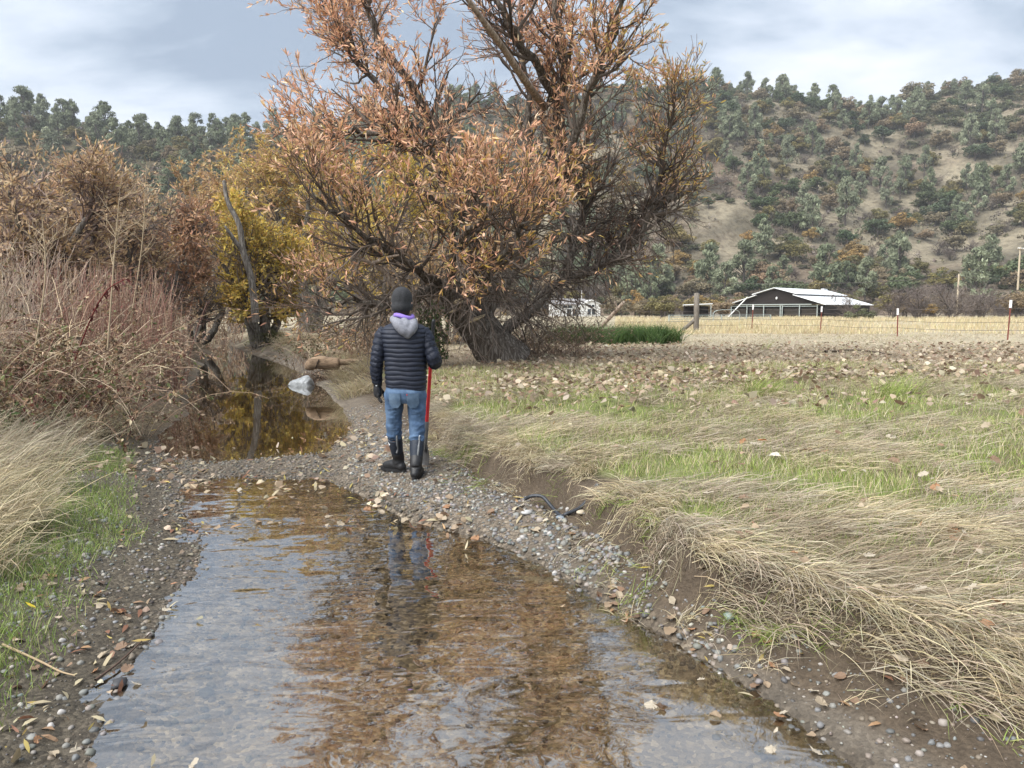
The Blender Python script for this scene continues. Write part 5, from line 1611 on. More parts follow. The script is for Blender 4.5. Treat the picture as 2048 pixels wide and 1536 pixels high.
RED = ([(.20, .095, .075), (.27, .17, .125), (.22, .14, .10), (.38, .29, .21)], (3, 2, 2, 1), .2)
DRYC = ([(.36, .28, .20), (.28, .20, .14), (.42, .34, .25), (.20, .13, .10)], (2, 3, 1, 2), .2)
CANE = ([(.22, .12, .09), (.33, .23, .16), (.50, .41, .28), (.16, .11, .085)], (2, 2, 2.4, 2), .25)
BRL = ([(.24, .155, .09), (.36, .25, .15), (.13, .085, .055), (.15, .17, .065), (.50, .40, .27), (.17, .055, .045)], (3, 2.5, 3, 2.2, 1.6, .8), .2)
LIT = ([(.45, .34, .24), (.38, .26, .17), (.54, .43, .31), (.28, .18, .12)], (3, 3, 2, 2), .2)
bramble('dark bramble heap with reddish canes at the left edge of the creek bank', -6.6, 9.3, 1.7, 1.5, (1.3, 2.6), 420, 7000, 71, CANE, BRL, fine=700)
bramble('tangled bramble with brown leaves above the left grass clump', -5.3, 8.9, .9, 1.1, (.9, 1.8), 320, 5500, 72, CANE, BRL, fine=500)
bramble('bramble sprawling over the pool edge on the left bank', -6.5, 11.9, .75, 1.5, (.8, 1.35), 380, 5500, 73, CANE, LIT, fine=600)
bramble('brown leafy bank of dead brambles along the left side of the pool', -8.0, 15.4, 1.0, 2.4, (.9, 1.5), 420, 6500, 74, CANE, LIT, fine=600)
bramble('thicket of upright red willow stems on the left bank', -7.0, 13.6, 1.0, 1.7, (1.3, 2.05), 640, 500, 75, RED, LIT, th0=(72, 90), th1=(60, 95), fine=1300, name='red_stem_shrub', rad=.006)
bramble('pinkish thicket of fine bare stems left of the red willow stems', -8.6, 12.0, 1.6, 1.5, (1.5, 2.3), 520, 900, 76, ([(.38, .30, .23), (.30, .21, .165), (.45, .37, .29)], (2, 2, 2), .2), LIT, th0=(62, 90), th1=(35, 95), fine=2200, name='bare_stem_shrub')
bramble('tall pale dry weed stems at the far left', -7.0, 8.6, 1.2, 1.0, (1.6, 2.35), 170, 0, 77, DRYC, LIT, th0=(70, 92), th1=(30, 90), fine=1500, name='dry_weed_stems', cat='weeds', rad=.0045)
bramble('greyish purple bare thicket at the bend of the creek', -12.6, 25.5, 1.4, 3.0, (1.2, 2.2), 420, 1500, 78, ([(.24, .17, .15), (.20, .13, .12), (.30, .23, .20)], (2, 2, 2), .2), LIT, th0=(55, 90), th1=(20, 90), fine=1700, name='bare_stem_shrub', rad=.007, lw=(.06, .11))
bramble('brown thicket on the left bank where the pool narrows', -10.6, 20.5, 1.3, 2.2, (1.0, 1.9), 380, 3500, 79, CANE, LIT, th0=(50, 90), th1=(0, 80), fine=1100, rad=.006, lw=(.05, .1))
bramble('scrub of brown stems at the far end of the creek', -15.5, 36, 3.0, 2.5, (1.5, 2.8), 420, 3500, 80, CANE, LIT, th0=(50, 90), th1=(20, 85), fine=1200, rad=.009, lw=(.08, .15))
bramble('low brown and olive scrub under the willow right of the pool', -4.6, 20.8, 1.6, 1.3, (.9, 1.7), 330, 5500, 81, DRYC, ([(.17, .12, .07), (.12, .13, .06), (.26, .18, .11), (.10, .09, .05)], (2, 2, 2, 2), .2), th0=(45, 90), th1=(-40, 60), fine=900)
bramble('brown twiggy scrub directly behind the person below the willow limbs', -2.7, 17.4, 1.3, 1.0, (.8, 1.6), 300, 4500, 82, DRYC, ([(.26, .16, .09), (.32, .20, .11), (.17, .11, .07), (.11, .11, .05)], (2, 2, 2, 1), .2), th0=(45, 90), th1=(-40, 60), fine=900)
bramble('green leafy vine hanging left of the leaning willow trunk', -1.55, 15.3, .3, .25, (.9, 1.5), 60, 850, 83, DRYC, ([(.06, .10, .03), (.08, .13, .04), (.05, .075, .03)], None, .2), lw=(.06, .11), th0=(75, 90), th1=(40, 90), name='green_vine', cat='vine')
bramble('dense heap of dead twigs behind the willow trunk', .55, 17.2, 1.2, .9, (1.0, 2.0), 420, 1800, 84, ([(.17, .12, .09), (.24, .17, .12), (.12, .09, .07)], None, .2), LIT, th0=(20, 75), th1=(-30, 50), fine=1600, name='twig_heap', cat='twigs')
bramble('green leafed weed in front of the bramble at the far left', -5.25, 7.7, .25, .25, (.35, .6), 26, 200, 85, CANE, ([(.06, .10, .03), (.09, .14, .045)], None, .2), lw=(.05, .09), th0=(50, 85), th1=(10, 60), name='leafy_weed', cat='weed')
bramble('dark tangle of roots under the log at the pool edge', float(onz(640, 758, .1)[0]), float(onz(640, 758, .1)[1]) + .3, .55, .3, (.3, .7), 130, 300, 86, ([(.10, .07, .05), (.16, .11, .08), (.07, .05, .04)], None, .2), LIT, th0=(10, 70), th1=(-70, 10), fine=300, name='root_tangle', cat='roots', rad=.008)
# big red arching cane with drooping dark leaves
g = np.random.default_rng(9)
cp_ = catmull([at(150, 720, 8.6), at(185, 630, 8.3), at(215, 580, 8.1), at(250, 558, 7.9)], 16)
rc = thing('bramble_cane', 'dark red arching cane with drooping leaflets above the left bank', 'cane')
V, Q = tubes(cp_, np.linspace(.009, .004, 16), 6)
ob('stem', mk('stem', V, Q, None, np.tile([.16, .03, .03], (len(V), 1)), True, [M_TWIG]), rc)
for f in np.linspace(.35, 1, 18):
    p = cp_[int(f * 15)]
    V, Q, T, m = leaf_strips(p[None], nrm(np.array([[g.normal() * .7, g.normal() * .6, -.6]])), nrm(g.normal(size=(1, 3))), np.array([.085]), np.array([.026]), np.array([.5]))
    ob('leaf', mk('leaf', V, Q, T, np.tile([.09, .022, .02], (m, 1)), False, [M_LEAF]), rc)
for u0, v0, u1, v1, u2, v2, y, lab in ((215, 700, 228, 520, 238, 400, 9.5, 'tallest pale branched stalk above the left thicket'), (262, 640, 285, 480, 292, 340, 13, 'slim pale stalk left of the round pale orange willow'), (60, 760, 90, 560, 84, 430, 8.8, 'pale stalk near the left edge of the bank')):
    P = catmull([at(u0, v0, y), at(u1, v1, y), at(u2, v2, y)], 12); R = np.linspace(.012, .004, 12)
    st_ = thing('dry_stalk', lab, 'stalk')
    V, Q = tubes(P, R, 5); ob('stem', mk('stem', V, Q, None, np.tile([.42, .33, .22], (len(V), 1)), True, [M_TWIG]), st_)
    A, a_ = spawn(g, P[None], R[None], 16, (.35, 1), (30, 60), (.3, .7), 6, .6, .006, .1, (0, 0, .06))
    B, b_2 = spawn(g, A, a_, 50, (.2, 1), (25, 60), (.1, .3), 4, .6, .004, .12, (0, 0, .04))
    mb = MB(); V, Q = tubes(A, a_, 4); mb.add(V, Q); V, Q = tubes(B, np.maximum(b_2, .002), 3); mb.add(V, Q)
    me = mb.mesh('side_stems', [M_TWIG]); at_ = me.attributes.new('Col', 'FLOAT_COLOR', 'POINT'); at_.data.foreach_set('color', np.tile([.42, .33, .22, 1], len(me.vertices)).astype(np.float32))
    ob('side_stems', me, st_)

# ------------------------------------------------------------------ grasses
gg = np.random.default_rng(55)
STRAW = ([(.54, .46, .29), (.48, .40, .25), (.60, .52, .36), (.38, .31, .20), (.46, .40, .29)], (3, 3, 1.5, 1.5, 2), .16)
GREY = ([(.45, .385, .285), (.38, .32, .235), (.50, .43, .32), (.28, .225, .16), (.42, .37, .28)], (3, 3, 2, 1.6, 2), .16)
DKST = ([(.32, .26, .18), (.26, .21, .145), (.38, .32, .22)], None, .18)
GREEN = ([(.235, .30, .075), (.30, .355, .10), (.19, .24, .06), (.38, .40, .15)], (3, 2, 2, 1), .18)


def grass_obj(name, label_kind, parts):
    mb = MB()
    for V, Q, T, C in parts:
        mb.add(V, Q if len(Q) else None, T, C)
    return ob(name, mb.mesh(name, [M_GRASS]), kind='stuff', label=label_kind, cat='grass')


def tufts(centers, heads, nper, rad, ln, w, th0, th1, cols, S=3, elong=1.0, spreadh=.35, ground=near_h):
    parts = []
    for (cx, cy), hd, n, r in zip(centers, heads, nper, rad):
        n = int(n)
        a = gg.uniform(0, 2 * PI, n); q = np.sqrt(gg.uniform(size=n)) * r
        ca_, sa_ = math.cos(hd), math.sin(hd)
        lx = q * np.cos(a) * elong; ly = q * np.sin(a)
        x = cx + lx * ca_ - ly * sa_; y = cy + lx * sa_ + ly * ca_
        root = np.stack([x, y, ground(x, y) - .006], 1)
        h = hd + gg.normal(size=n) * spreadh
        head = np.stack([np.cos(h), np.sin(h)], 1)
        L_ = gg.uniform(ln[0], ln[1], n)
        cl = cols if isinstance(cols, tuple) else cols[gg.integers(len(cols))]
        V, Q, T, m = blades(gg, root, head, L_, gg.uniform(w[0], w[1], n), np.radians(gg.uniform(th0[0], th0[1], n)), np.radians(gg.uniform(th1[0], th1[1], n)), S, ground, .003 + 0)
        V[:, 2] += np.repeat(gg.uniform(0, .018, n), m)
        parts.append((V, Q, T, np.repeat(pal(gg, n, *cl), m, 0)))
    return parts


def xt_of(y): return np.interp(y, YT, XT)


# matted straw on the right bank, combed downstream
cen = []; hd = []; npr = []; rad_ = []
k = 0
while k < 225:
    y = 1.9 + 11.5 * gg.uniform() ** 1.25
    x = xt_of(y) + gg.uniform(-.02, 1) ** 1.0 * (1.2 + .72 * y)
    if x > 8: continue
    f = float(fbm(x, y, .9, 501, 3))
    if f < .43 and x - xt_of(y) > .3: continue
    dsc = x - xt_of(y)
    if y < 5.8 and dsc > .5 and gg.uniform() < .35: continue
    if dsc < .16: continue
    if dsc < .22:
        h = R_(-115) if y > 5.3 else R_(-75)
        h += gg.normal() * .25
    else:
        h = R_(-32) + (float(vn(x, y, .5, 77)) - .5) * 1.6 if y < 6.5 else R_(-45) + (float(vn(x, y, .4, 78)) - .5) * 2.4
    cen.append((x, y)); hd.append(h); npr.append(np.interp(y, [2, 4, 8, 13], [360, 330, 290, 230]) * gg.uniform(.6, 1.3)); rad_.append(gg.uniform(.13, .28) * (1 if y < 6 else 1.4)); k += 1
parts = tufts(cen, hd, npr, rad_, (.12, .40), (.003, .0054), (8, 52), (-30, 8), [STRAW, GREY, GREY, DKST], 3, 1.5, .62)
# straw tussocks hanging over the cut bank edge
cen = []; hd = []
for y in np.arange(2.5, 9.5, .22):
    if gg.uniform() < .2: continue
    cen.append((xt_of(y) + gg.uniform(.08, .26), y)); hd.append((R_(-125) if y > 4.8 else R_(-70)) + gg.normal() * .3)
parts += tufts(cen, hd, [240] * len(cen), gg.uniform(.10, .2, len(cen)), (.12, .27), (.003, .0052), (15, 70), (-60, -5), [STRAW, STRAW, GREY], 4, 1.2, .45)
cen = []; hd = []
for y in np.arange(2.3, 4.3, .16):
    cen.append((xt_of(y) + gg.uniform(.08, .28), y)); hd.append(R_(-55) + gg.normal() * .25)
parts += tufts(cen, hd, [125] * len(cen), gg.uniform(.10, .2, len(cen)), (.22, .46), (.003, .0055), (10, 50), (-45, -5), [STRAW, GREY, STRAW], 4, 1.4, .5)
cen = []; hd = []
for k in range(95):
    y = gg.uniform(2.1, 8.5); cen.append((xt_of(y) + gg.uniform(-.35, .1), y)); hd.append(gg.uniform(-3, 0))
parts += tufts(cen, hd, gg.integers(8, 60, len(cen)), gg.uniform(.03, .12, len(cen)), (.05, .2), (.0025, .0045), (0, 80), (-50, 10), [STRAW, GREY, DKST, GREEN, GREEN], 3, 1.2, 1.0)
grass_obj('dry_grass', 'matted straw-coloured grass combed over the right bank', parts)

# short green grass between the mats
n = 135000
y = 1.9 + 12.0 * gg.uniform(size=n) ** 1.35
x = xt_of(y) + gg.uniform(.05, 1, n) * (1.3 + .75 * y)
f = fbm(x, y, .8, 540, 4)
kp = (gg.uniform(size=n) < np.clip((f - .33) * 5, .34, 1)) & (x < 8.5)
x, y = x[kp], y[kp]; n = len(x)
h = gg.uniform(0, 2 * PI, n)
V, Q, T, m = blades(gg, np.stack([x, y, near_h(x, y) - .004], 1), np.stack([np.cos(h), np.sin(h)], 1), gg.uniform(.04, .12, n) * np.interp(y, [2, 12], [.85, 1.4]), gg.uniform(.003, .005, n) * np.interp(y, [2, 12], [.9, 1.8]), np.radians(gg.uniform(60, 95, n)), np.radians(gg.uniform(20, 70, n)), 2)
gparts = [(V, Q, T, np.repeat(np.where(gg.uniform(size=(n, 1)) < .36, pal(gg, n, *STRAW), pal(gg, n, *GREEN)), m, 0))]
grass_obj('green_grass', 'short fresh green grass between the straw mats on the right bank', gparts)
# left bank: green fringe and straw
n = 70000
y = 2.2 + 7.4 * gg.uniform(size=n) ** 1.2
xl_ = np.interp(y, YL, XL)
q = gg.uniform(.25, 3.0, n); x = xl_ - q
f = fbm(x, y, 1.3, 560, 4)
wgt = sst(.25, .6, q) * sst(2.9, 1.9, q)
kp = gg.uniform(size=n) < wgt * np.clip((f - .30) * 5, .04, 1)
x, y = x[kp], y[kp]; n = len(x); h = gg.uniform(0, 2 * PI, n)
V, Q, T, m = blades(gg, np.stack([x, y, near_h(x, y) - .004], 1), np.stack([np.cos(h), np.sin(h)], 1), gg.uniform(.03, .11, n), gg.uniform(.0032, .0055, n), np.radians(gg.uniform(50, 95, n)), np.radians(gg.uniform(10, 70, n)), 2)
grass_obj('green_grass', 'bright green grass along the left water edge', [(V, Q, T, np.repeat(pal(gg, n, [(.22, .31, .075), (.28, .35, .10), (.16, .22, .06), (.36, .36, .16)], (3, 2, 2, 1.6)), m, 0))])
cen = []; hd = []; npr = []
for (u, v, z, r, k_) in ((30, 985, .45, .35, 900), (95, 960, .45, .3, 800), (-30, 940, .5, .4, 900), (60, 900, .5, .4, 900), (150, 900, .45, .3, 700), (20, 1050, .4, .3, 700), (-60, 1050, .4, .4, 700), (100, 850, .55, .4, 800), (200, 850, .5, .3, 500), (10, 830, .6, .4, 700), (170, 810, .6, .35, 500), (250, 815, .5, .3, 450), (330, 800, .5, .25, 350), (300, 770, .55, .3, 400)):
    p = onz(u - 110, v, z); cen.append((p[0], p[1])); hd.append(R_(-25) + gg.normal() * .35); npr.append(k_)
p_ = tufts(cen, hd, np.array(npr) * .62, [.30] * len(cen), (.28, .72), (.0035, .0065), (40, 95), (-50, 30), [STRAW, GREY, STRAW], 4, 1.2, 1.0)
grass_obj('dry_grass', 'tall drooping straw-coloured grass on the left bank', p_)
cen = [(onz(u, v, .1)[0], onz(u, v, .1)[1]) for u, v in ((700, 765), (730, 745), (690, 750), (760, 770), (720, 790), (610, 700), (575, 705), (560, 690), (640, 705))]
p_ = tufts(cen, [R_(-120)] * 9, [420] * 9, [.35] * 9, (.3, .6), (.006, .010), (45, 88), (-30, 30), [STRAW], 3, 1.2, .7)
grass_obj('dry_grass', 'pale dry grass tufts on the bank beside the log', p_)
# dry flat ground cover across the field, then tall straw further off
n = 42000
y = 9.5 + 22 * gg.uniform(size=n) ** 1.1; u = gg.uniform(840, 2300, n); x = (u - 1024) / 1536 * y
kp = (x > xt_of(y) + .2) & (gg.uniform(size=n) < np.clip((fbm(x, y, .5, 570, 3) - .25) * 3, .15, 1)); x, y = x[kp], y[kp]; n = len(x); h = gg.uniform(0, 2 * PI, n)
V, Q, T, m = blades(gg, np.stack([x, y, near_h(x, y) - .005], 1), np.stack([np.cos(h), np.sin(h)], 1), gg.uniform(.06, .24, n) , gg.uniform(.006, .011, n) * np.interp(y, [10, 30], [.8, 1.7]), np.radians(gg.uniform(10, 80, n)), np.radians(gg.uniform(-40, 40, n)), 2)
p_ = [(V, Q, T, np.repeat(pal(gg, n, [(.46, .39, .265), (.38, .32, .23), (.52, .46, .35), (.30, .24, .17), (.36, .34, .17)], (3, 3, 2, 2, .6)), m, 0))]
grass_obj('dry_grass', 'low pale dry weeds covering the near part of the right field', p_)
n = 52000
y = 33 + 75 * gg.uniform(size=n) ** 1.6; u = gg.uniform(1230, 2400, n); x = (u - 1024) / 1536 * y
ff = fbm(x, y, .16, 580, 3)
kp = (gg.uniform(size=n) < np.clip((ff - .28) * 4, .1, 1)); x, y, ff = x[kp], y[kp], ff[kp]; n = len(x); h = gg.uniform(0, 2 * PI, n)
hh = np.where(y < 36, .25, .5) * np.interp(ff, [.3, .6], [.45, 1.15]) * gg.uniform(.5, 1.0, n)
V, Q, T, m = blades(gg, np.stack([x, y, near_h(x, y) - .01], 1), np.stack([np.cos(h), np.sin(h)], 1), hh, gg.uniform(.018, .032, n) * np.interp(y, [33, 100], [1, 2.2]), np.radians(gg.uniform(70, 95, n)), np.radians(gg.uniform(20, 85, n)), 2)
grass_obj('dry_grass', 'tall golden dry grass in the field before the barn', [(V, Q, T, np.repeat(pal(gg, n, [(.56, .47, .28), (.50, .41, .24), (.62, .54, .36), (.42, .35, .22)], (3, 3, 2, 1)), m, 0))])
# tall green grass by the willow
cen = []
for u in np.linspace(1115, 1345, 20):
    cen.append((onz(u, 661, .62)[0] * .82 + gg.normal() * .2, 22.0 + gg.normal() * .4))
cen = [((u - 1024) / 1536 * 23.5, 23.5 + gg.normal() * .5) for u in np.linspace(1118, 1340, 22)]
p_ = tufts(cen, gg.uniform(-3, 3, 22), [420] * 22, [.38] * 22, (.35, .8), (.010, .018), (60, 92), (-10, 60), [([(.07, .135, .035), (.10, .175, .045), (.055, .10, .03), (.15, .20, .07)], (3, 2, 2, 1), .2)], 3, 1.0, 1.2)
grass_obj('tall_green_grass', 'strip of tall lush green grass at the field edge right of the willow', p_)
sg = gpt(548, 30)
p_ = tufts([(sg[0], sg[1])], [R_(-160)], [650], [.4], (.6, 1.1), (.012, .02), (40, 88), (-50, 20), [([(.16, .17, .055), (.12, .14, .045), (.22, .21, .08)], None, .2)], 3, 1, .8)
o = grass_obj('sedge_tussock', 'olive green sedge tussock at the foot of the golden yellow tree', p_); del o['kind']; o['category'] = 'sedge'
for (u, v, z, r, n_, cols, lab) in ((1790, 800, .5, .28, 260, GREEN, 'green grass tussock among straw at the right of the bank'), (1520, 790, .5, .22, 160, GREEN, 'small green tussock in the middle of the right bank top'), (1530, 700, .58, .12, 30, GREEN, 'few upright green blades in the leaf litter')):
    p = onz(u, v, z)
    p_ = tufts([(p[0], p[1])], [R_(-40)], [n_], [r], (.2, .5), (.005, .008), (50, 90), (-20, 50), [cols], 3, 1, 1.2)
    o = grass_obj('grass_tussock', lab, p_); del o['kind']

# ------------------------------------------------------------------ stones
gs = np.random.default_rng(66)


def ico(sub):
    bm = bmesh.new(); bmesh.ops.create_icosphere(bm, subdivisions=sub, radius=1)
    V = np.array([v.co[:] for v in bm.verts]); T = np.array([[v.index for v in f.verts] for f in bm.faces]); bm.free()
    return V, T


I1V, I1T = ico(1); I2V, I2T = ico(2)
O8V = np.array([[1, 0, 0], [0, 1, 0], [-1, 0, 0], [0, -1, 0], [0, 0, 1], [0, 0, -1.]]) * 1.15; O8T = np.array([[0, 1, 4], [1, 2, 4], [2, 3, 4], [3, 0, 4], [1, 0, 5], [2, 1, 5], [3, 2, 5], [0, 3, 5]])
SC_ = ([(.19, .18, .165), (.13, .13, .128), (.25, .23, .20), (.34, .315, .28), (.18, .15, .115), (.09, .087, .083), (.42, .40, .36), (.17, .182, .18)], (4, 4, 2.5, 1.0, 3.5, 2.5, .25, 1.2), .15)


def stone_field(n, xf):
    x, y, s = xf(n)
    z = near_h(x, y)
    return x, y, z, s


SX = []; SY = []; SS = []


def scatter(n, ylo, yhi, side, lo, hi, smin, smax, pw=2.2):
    y = ylo + (yhi - ylo) * gs.uniform(size=n)
    xl_, xr_, xt_ = edges(y)
    q = gs.uniform(lo, hi, n)
    if side == 'bar': x = xl_ + (xt_ - xl_) * q
    elif side == 'bed': x = xl_ + (xr_ - xl_) * q
    elif side == 'R': x = xr_ + (xt_ - xr_) * q
    else: x = xl_ - q
    SX.append(x); SY.append(y); SS.append(smin + (smax - smin) * gs.uniform(size=n) ** pw)


scatter(11000, 5.6, 9.2, 'bar', -.05, .97, .005, .021)
scatter(2100, 4.3, 6.6, 'R', -.35, .8, .005, .024, 2.6)
scatter(800, 2.2, 4.6, 'R', -.08, .8, .004, .018, 3.0)
scatter(3600, 2.4, 8.5, 'L', -.15, .9, .004, .018, 2.6)
scatter(700, 3.4, 6.2, 'L', .5, 1.6, .007, .026, 2.6)
scatter(3400, 2.2, 6.5, 'bed', .0, 1.0, .006, .022, 2.2)
scatter(900, 9.2, 12, 'R', -.1, .9, .006, .02)
SX = np.concatenate(SX); SY = np.concatenate(SY); SS = np.concatenate(SS)
# clusters of bigger stones seen in the photograph
for (u, v, z, n_, sp, s0, s1) in ((1040, 1055, .05, 34, .14, .02, .045), (1120, 1075, .07, 26, .10, .018, .04), (1240, 1150, .05, 34, .09, .014, .032), (1300, 1210, .05, 40, .10, .012, .028), (1380, 1285, .04, 22, .07, .016, .036), (1420, 1310, .03, 14, .05, .02, .035), (420, 1290, .02, 14, .12, .022, .04), (400, 1180, .0, 10, .10, .018, .035), (345, 1090, .0, 12, .10, .018, .03), (470, 1210, .0, 5, .08, .02, .035), (340, 1215, .03, 20, .12, .012, .028), (330, 1130, .03, 30, .14, .012, .03), (1260, 1080, .06, 30, .15, .015, .035), (860, 990, .04, 40, .25, .015, .035)):
    p = onz(u, v, z)
    SX = np.append(SX, p[0] + gs.normal(size=n_) * sp); SY = np.append(SY, p[1] + gs.normal(size=n_) * sp * 1.2); SS = np.append(SS, s0 * .6 + (s1 - s0) * .75 * gs.uniform(size=n_) ** 1.6)
SZ = near_h(SX, SY)
n = len(SX)
SCo = pal(gs, n, *SC_)
wetm = (SZ < .012) | ((SY > 5.4) & (SY < 9.5) & (SZ < .05))
SCo[wetm] = SCo[wetm] * np.array([.66, .61, .54])
flat = gs.uniform(.45, .85, n); el = gs.uniform(.65, 1.0, n); rz = gs.uniform(0, 2 * PI, n)
vis = SS / np.maximum(SY, 1) * (np.abs(SX / SY) < .66) * (SZ > -.02)
order = np.argsort(-vis); big = order[:300]; rest = order[300:]


def stone_arrays(idx, V0=I1V, T0=I1T):
    k = len(idx)
    jit = 1 + .16 * gs.normal(size=(k, len(V0), 1))
    V = V0[None] * jit
    V = V * np.stack([SS[idx], SS[idx] * el[idx], SS[idx] * flat[idx]], 1)[:, None]
    c, s = np.cos(rz[idx])[:, None], np.sin(rz[idx])[:, None]
    x = V[:, :, 0] * c - V[:, :, 1] * s; y = V[:, :, 0] * s + V[:, :, 1] * c
    V = np.stack([x + SX[idx, None], y + SY[idx, None], V[:, :, 2] + (SZ[idx] + SS[idx] * flat[idx] * .15)[:, None]], -1)
    T = T0[None] + (np.arange(k) * len(V0))[:, None, None]
    return V.reshape(-1, 3), T.reshape(-1, 3), np.repeat(SCo[idx], len(V0), 0)


ra = rest[SS[rest] / SY[rest] > .0022]; rb = rest[SS[rest] / SY[rest] <= .0022]
V, T, C = stone_arrays(ra); V2, T2_, C2 = stone_arrays(rb, O8V, O8T)
ob('gravel', mk('gravel', np.vstack([V, V2]), None, np.vstack([T, T2_ + len(V)]), np.vstack([C, C2]), True, [M_STONE]), GROUND, kind='stuff')
sm_ = []
for k in range(16):
    jit = 1 + .10 * gs.normal(size=(len(I2V), 1)); d = nrm(gs.normal(size=3))
    Vv = I2V * jit; Vv = Vv - np.maximum(Vv @ d - .7, 0)[:, None] * d
    sm_.append(mk('stone', Vv * np.array([1, gs.uniform(.7, 1), gs.uniform(.5, .85)]), None, I2T, np.tile(pal(gs, 1, *SC_), (len(I2V), 1)), True, [M_STONE]))
for k, i in enumerate(big):
    ob('stone', sm_[k % 16], GROUND, loc=(SX[i], SY[i], SZ[i] + SS[i] * .08), rot=(gs.uniform(-.3, .3), gs.uniform(-.3, .3), rz[i]), scale=float(SS[i]))
for (u, v, z, s, c, lab) in ((1460, 1152, .34, .036, (.20, .25, .22), 'smooth grey-green stone resting in the grass of the right bank'), (1053, 1048, .06, .045, (.42, .42, .41), 'largest pale rounded stone at the water edge right of the person'), (1163, 1035, .17, .042, (.42, .36, .27), 'tan stone beside the end of the black hose'), (412, 1358, .02, .042, (.05, .052, .055), 'black wet stone at the left water edge'), (237, 1358, .03, .045, (.045, .045, .048), 'dark flat stone at the left mud edge'), (1120, 1060, .06, .036, (.17, .20, .23), 'blue-grey stone left of the cut bank')):
    p = onz(u, v, z); zz = float(near_h(p[0], p[1]))
    me = sm_[0].copy(); a_ = me.attributes['Col']; a_.data.foreach_set('color', np.tile([*c, 1], len(me.vertices)).astype(np.float32))
    ob('stone', me, loc=(p[0], p[1], zz + s * .35), rot=(0, 0, gs.uniform(0, 3)), scale=(s, s * .8, s * .7), label=lab, cat='stone')

# ------------------------------------------------------------------ fallen leaves
gl_ = np.random.default_rng(88)


def lobed(seed, lobes, depth):
    """broad lobed leaf, slightly cupped"""
    g = np.random.default_rng(seed)
    nn = 22; th = np.linspace(-PI * .93, PI * .93, nn)
    r = (.5 + .5 * np.cos(th / 2)) * (1 - depth + depth * np.abs(np.cos(th * lobes / 2))) * .55
    x = .25 + r * np.cos(th); y = r * np.sin(th) * .85
    z = .22 * (y ** 2) * 2 + .10 * np.sin(3 * x + seed) + .03 * g.normal(size=nn)
    V = np.vstack([np.stack([x, y, z], 1), [[.2, 0, -.02]], [[-.35, .02, .03]]])
    T = [[nn, i, i + 1] for i in range(nn - 1)] + [[nn, nn - 1, nn + 1], [nn, nn + 1, 0]]
    return V, np.array(T)


WLC = [(.40, .29, .10), (.36, .22, .12), (.50, .43, .28), (.30, .19, .115), (.44, .37, .24), (.24, .12, .075), (.48, .38, .13)]
BLC = [(.33, .245, .165), (.42, .345, .25), (.25, .165, .11), (.36, .20, .11), (.48, .42, .33)]
LX = []; LY = []; LS = []; LK = []


def litter(n, u0, u1, v0, v1, z, s0, s1, broad):
    for _ in range(n):
        p = onz(gl_.uniform(u0, u1), gl_.uniform(v0, v1), z)
        LX.append(p[0]); LY.append(p[1]); LS.append(gl_.uniform(s0, s1)); LK.append(gl_.uniform() < broad)


for (u, v, sp, n_, br) in ((750, 995, 22, 26, .5), (900, 1045, 40, 40, .6), (840, 1035, 40, 24, .5), (690, 1035, 30, 10, .4), (1040, 1050, 30, 14, .5), (880, 1070, 30, 8, .2), (1205, 1185, 22, 24, .6), (1260, 1225, 20, 16, .5), (1390, 1270, 25, 14, .5), (380, 1045, 25, 20, .3), (480, 945, 40, 26, .3), (640, 950, 50, 34, .3), (380, 965, 20, 16, .3), (240, 1200, 40, 16, .4), (190, 1290, 60, 14, .5), (720, 900, 60, 70, .4), (700, 860, 40, 90, .5), (760, 900, 30, 60, .5), (1650, 1440, 60, 12, .7), (1500, 1330, 70, 14, .4), (60, 1430, 50, 16, .4), (110, 1180, 60, 24, .6), (1640, 870, 40, 40, .9), (60, 1330, 60, 12, .4), (560, 930, 80, 40, .3), (450, 1150, 90, 8, .4)):
    for _ in range(n_):
        p = onz(u + gl_.normal() * sp, v + gl_.normal() * sp * .45, .06)
        LX.append(p[0]); LY.append(p[1]); LS.append(gl_.uniform(.045, .10)); LK.append(gl_.uniform() < br)
litter(170, 250, 1150, 870, 1060, .04, .04, .09, .35)
litter(130, 0, 420, 1000, 1500, .08, .04, .09, .4)
litter(70, 1150, 2048, 1080, 1500, .2, .04, .09, .6)
litter(150, 1000, 2048, 800, 1250, .42, .05, .12, .95)
litter(500, 1000, 2048, 740, 830, .5, .05, .12, .95)
litter(6800, 1000, 2150, 688, 765, .58, .05, .13, .9)
litter(1300, 860, 1400, 690, 800, .5, .06, .12, .8)
litter(900, 0, 420, 700, 860, .5, .05, .11, .8)
LX = np.array(LX); LY = np.array(LY); LS = np.array(LS); LK = np.array(LK)
ok = LX < xt_of(LY) + 30; 
_a, _b, _c = edges(LY)
ok = ok & ~((LX > _a + .06) & (LX < _b - .05) & (LY < 5.4) & (gl_.uniform(size=len(LX)) > .16))
LX, LY, LS, LK = LX[ok], LY[ok], LS[ok], LK[ok]
ok = ~((LX > np.interp(LY, YL, XL) - .1) & (LX < np.interp(LY, YR, XR)) & (LY > 8.8) & (gl_.uniform(size=len(LX)) > .08))
LX, LY, LS, LK = LX[ok], LY[ok], LS[ok], LK[ok]
LS = LS * np.where(LY < 5, .75, 1)
LZ = np.maximum(near_h(LX, LY), 0.0) + .012 + np.where(LX > xt_of(LY) + .1, .03 + .06 * gl_.uniform(size=len(LX)) * (LY < 12), 0)
order = np.argsort(-(LS / LY) * (np.abs(LX / LY) < .67)); big = order[:300]; rest = order[300:]
wm = []; bm_ = []
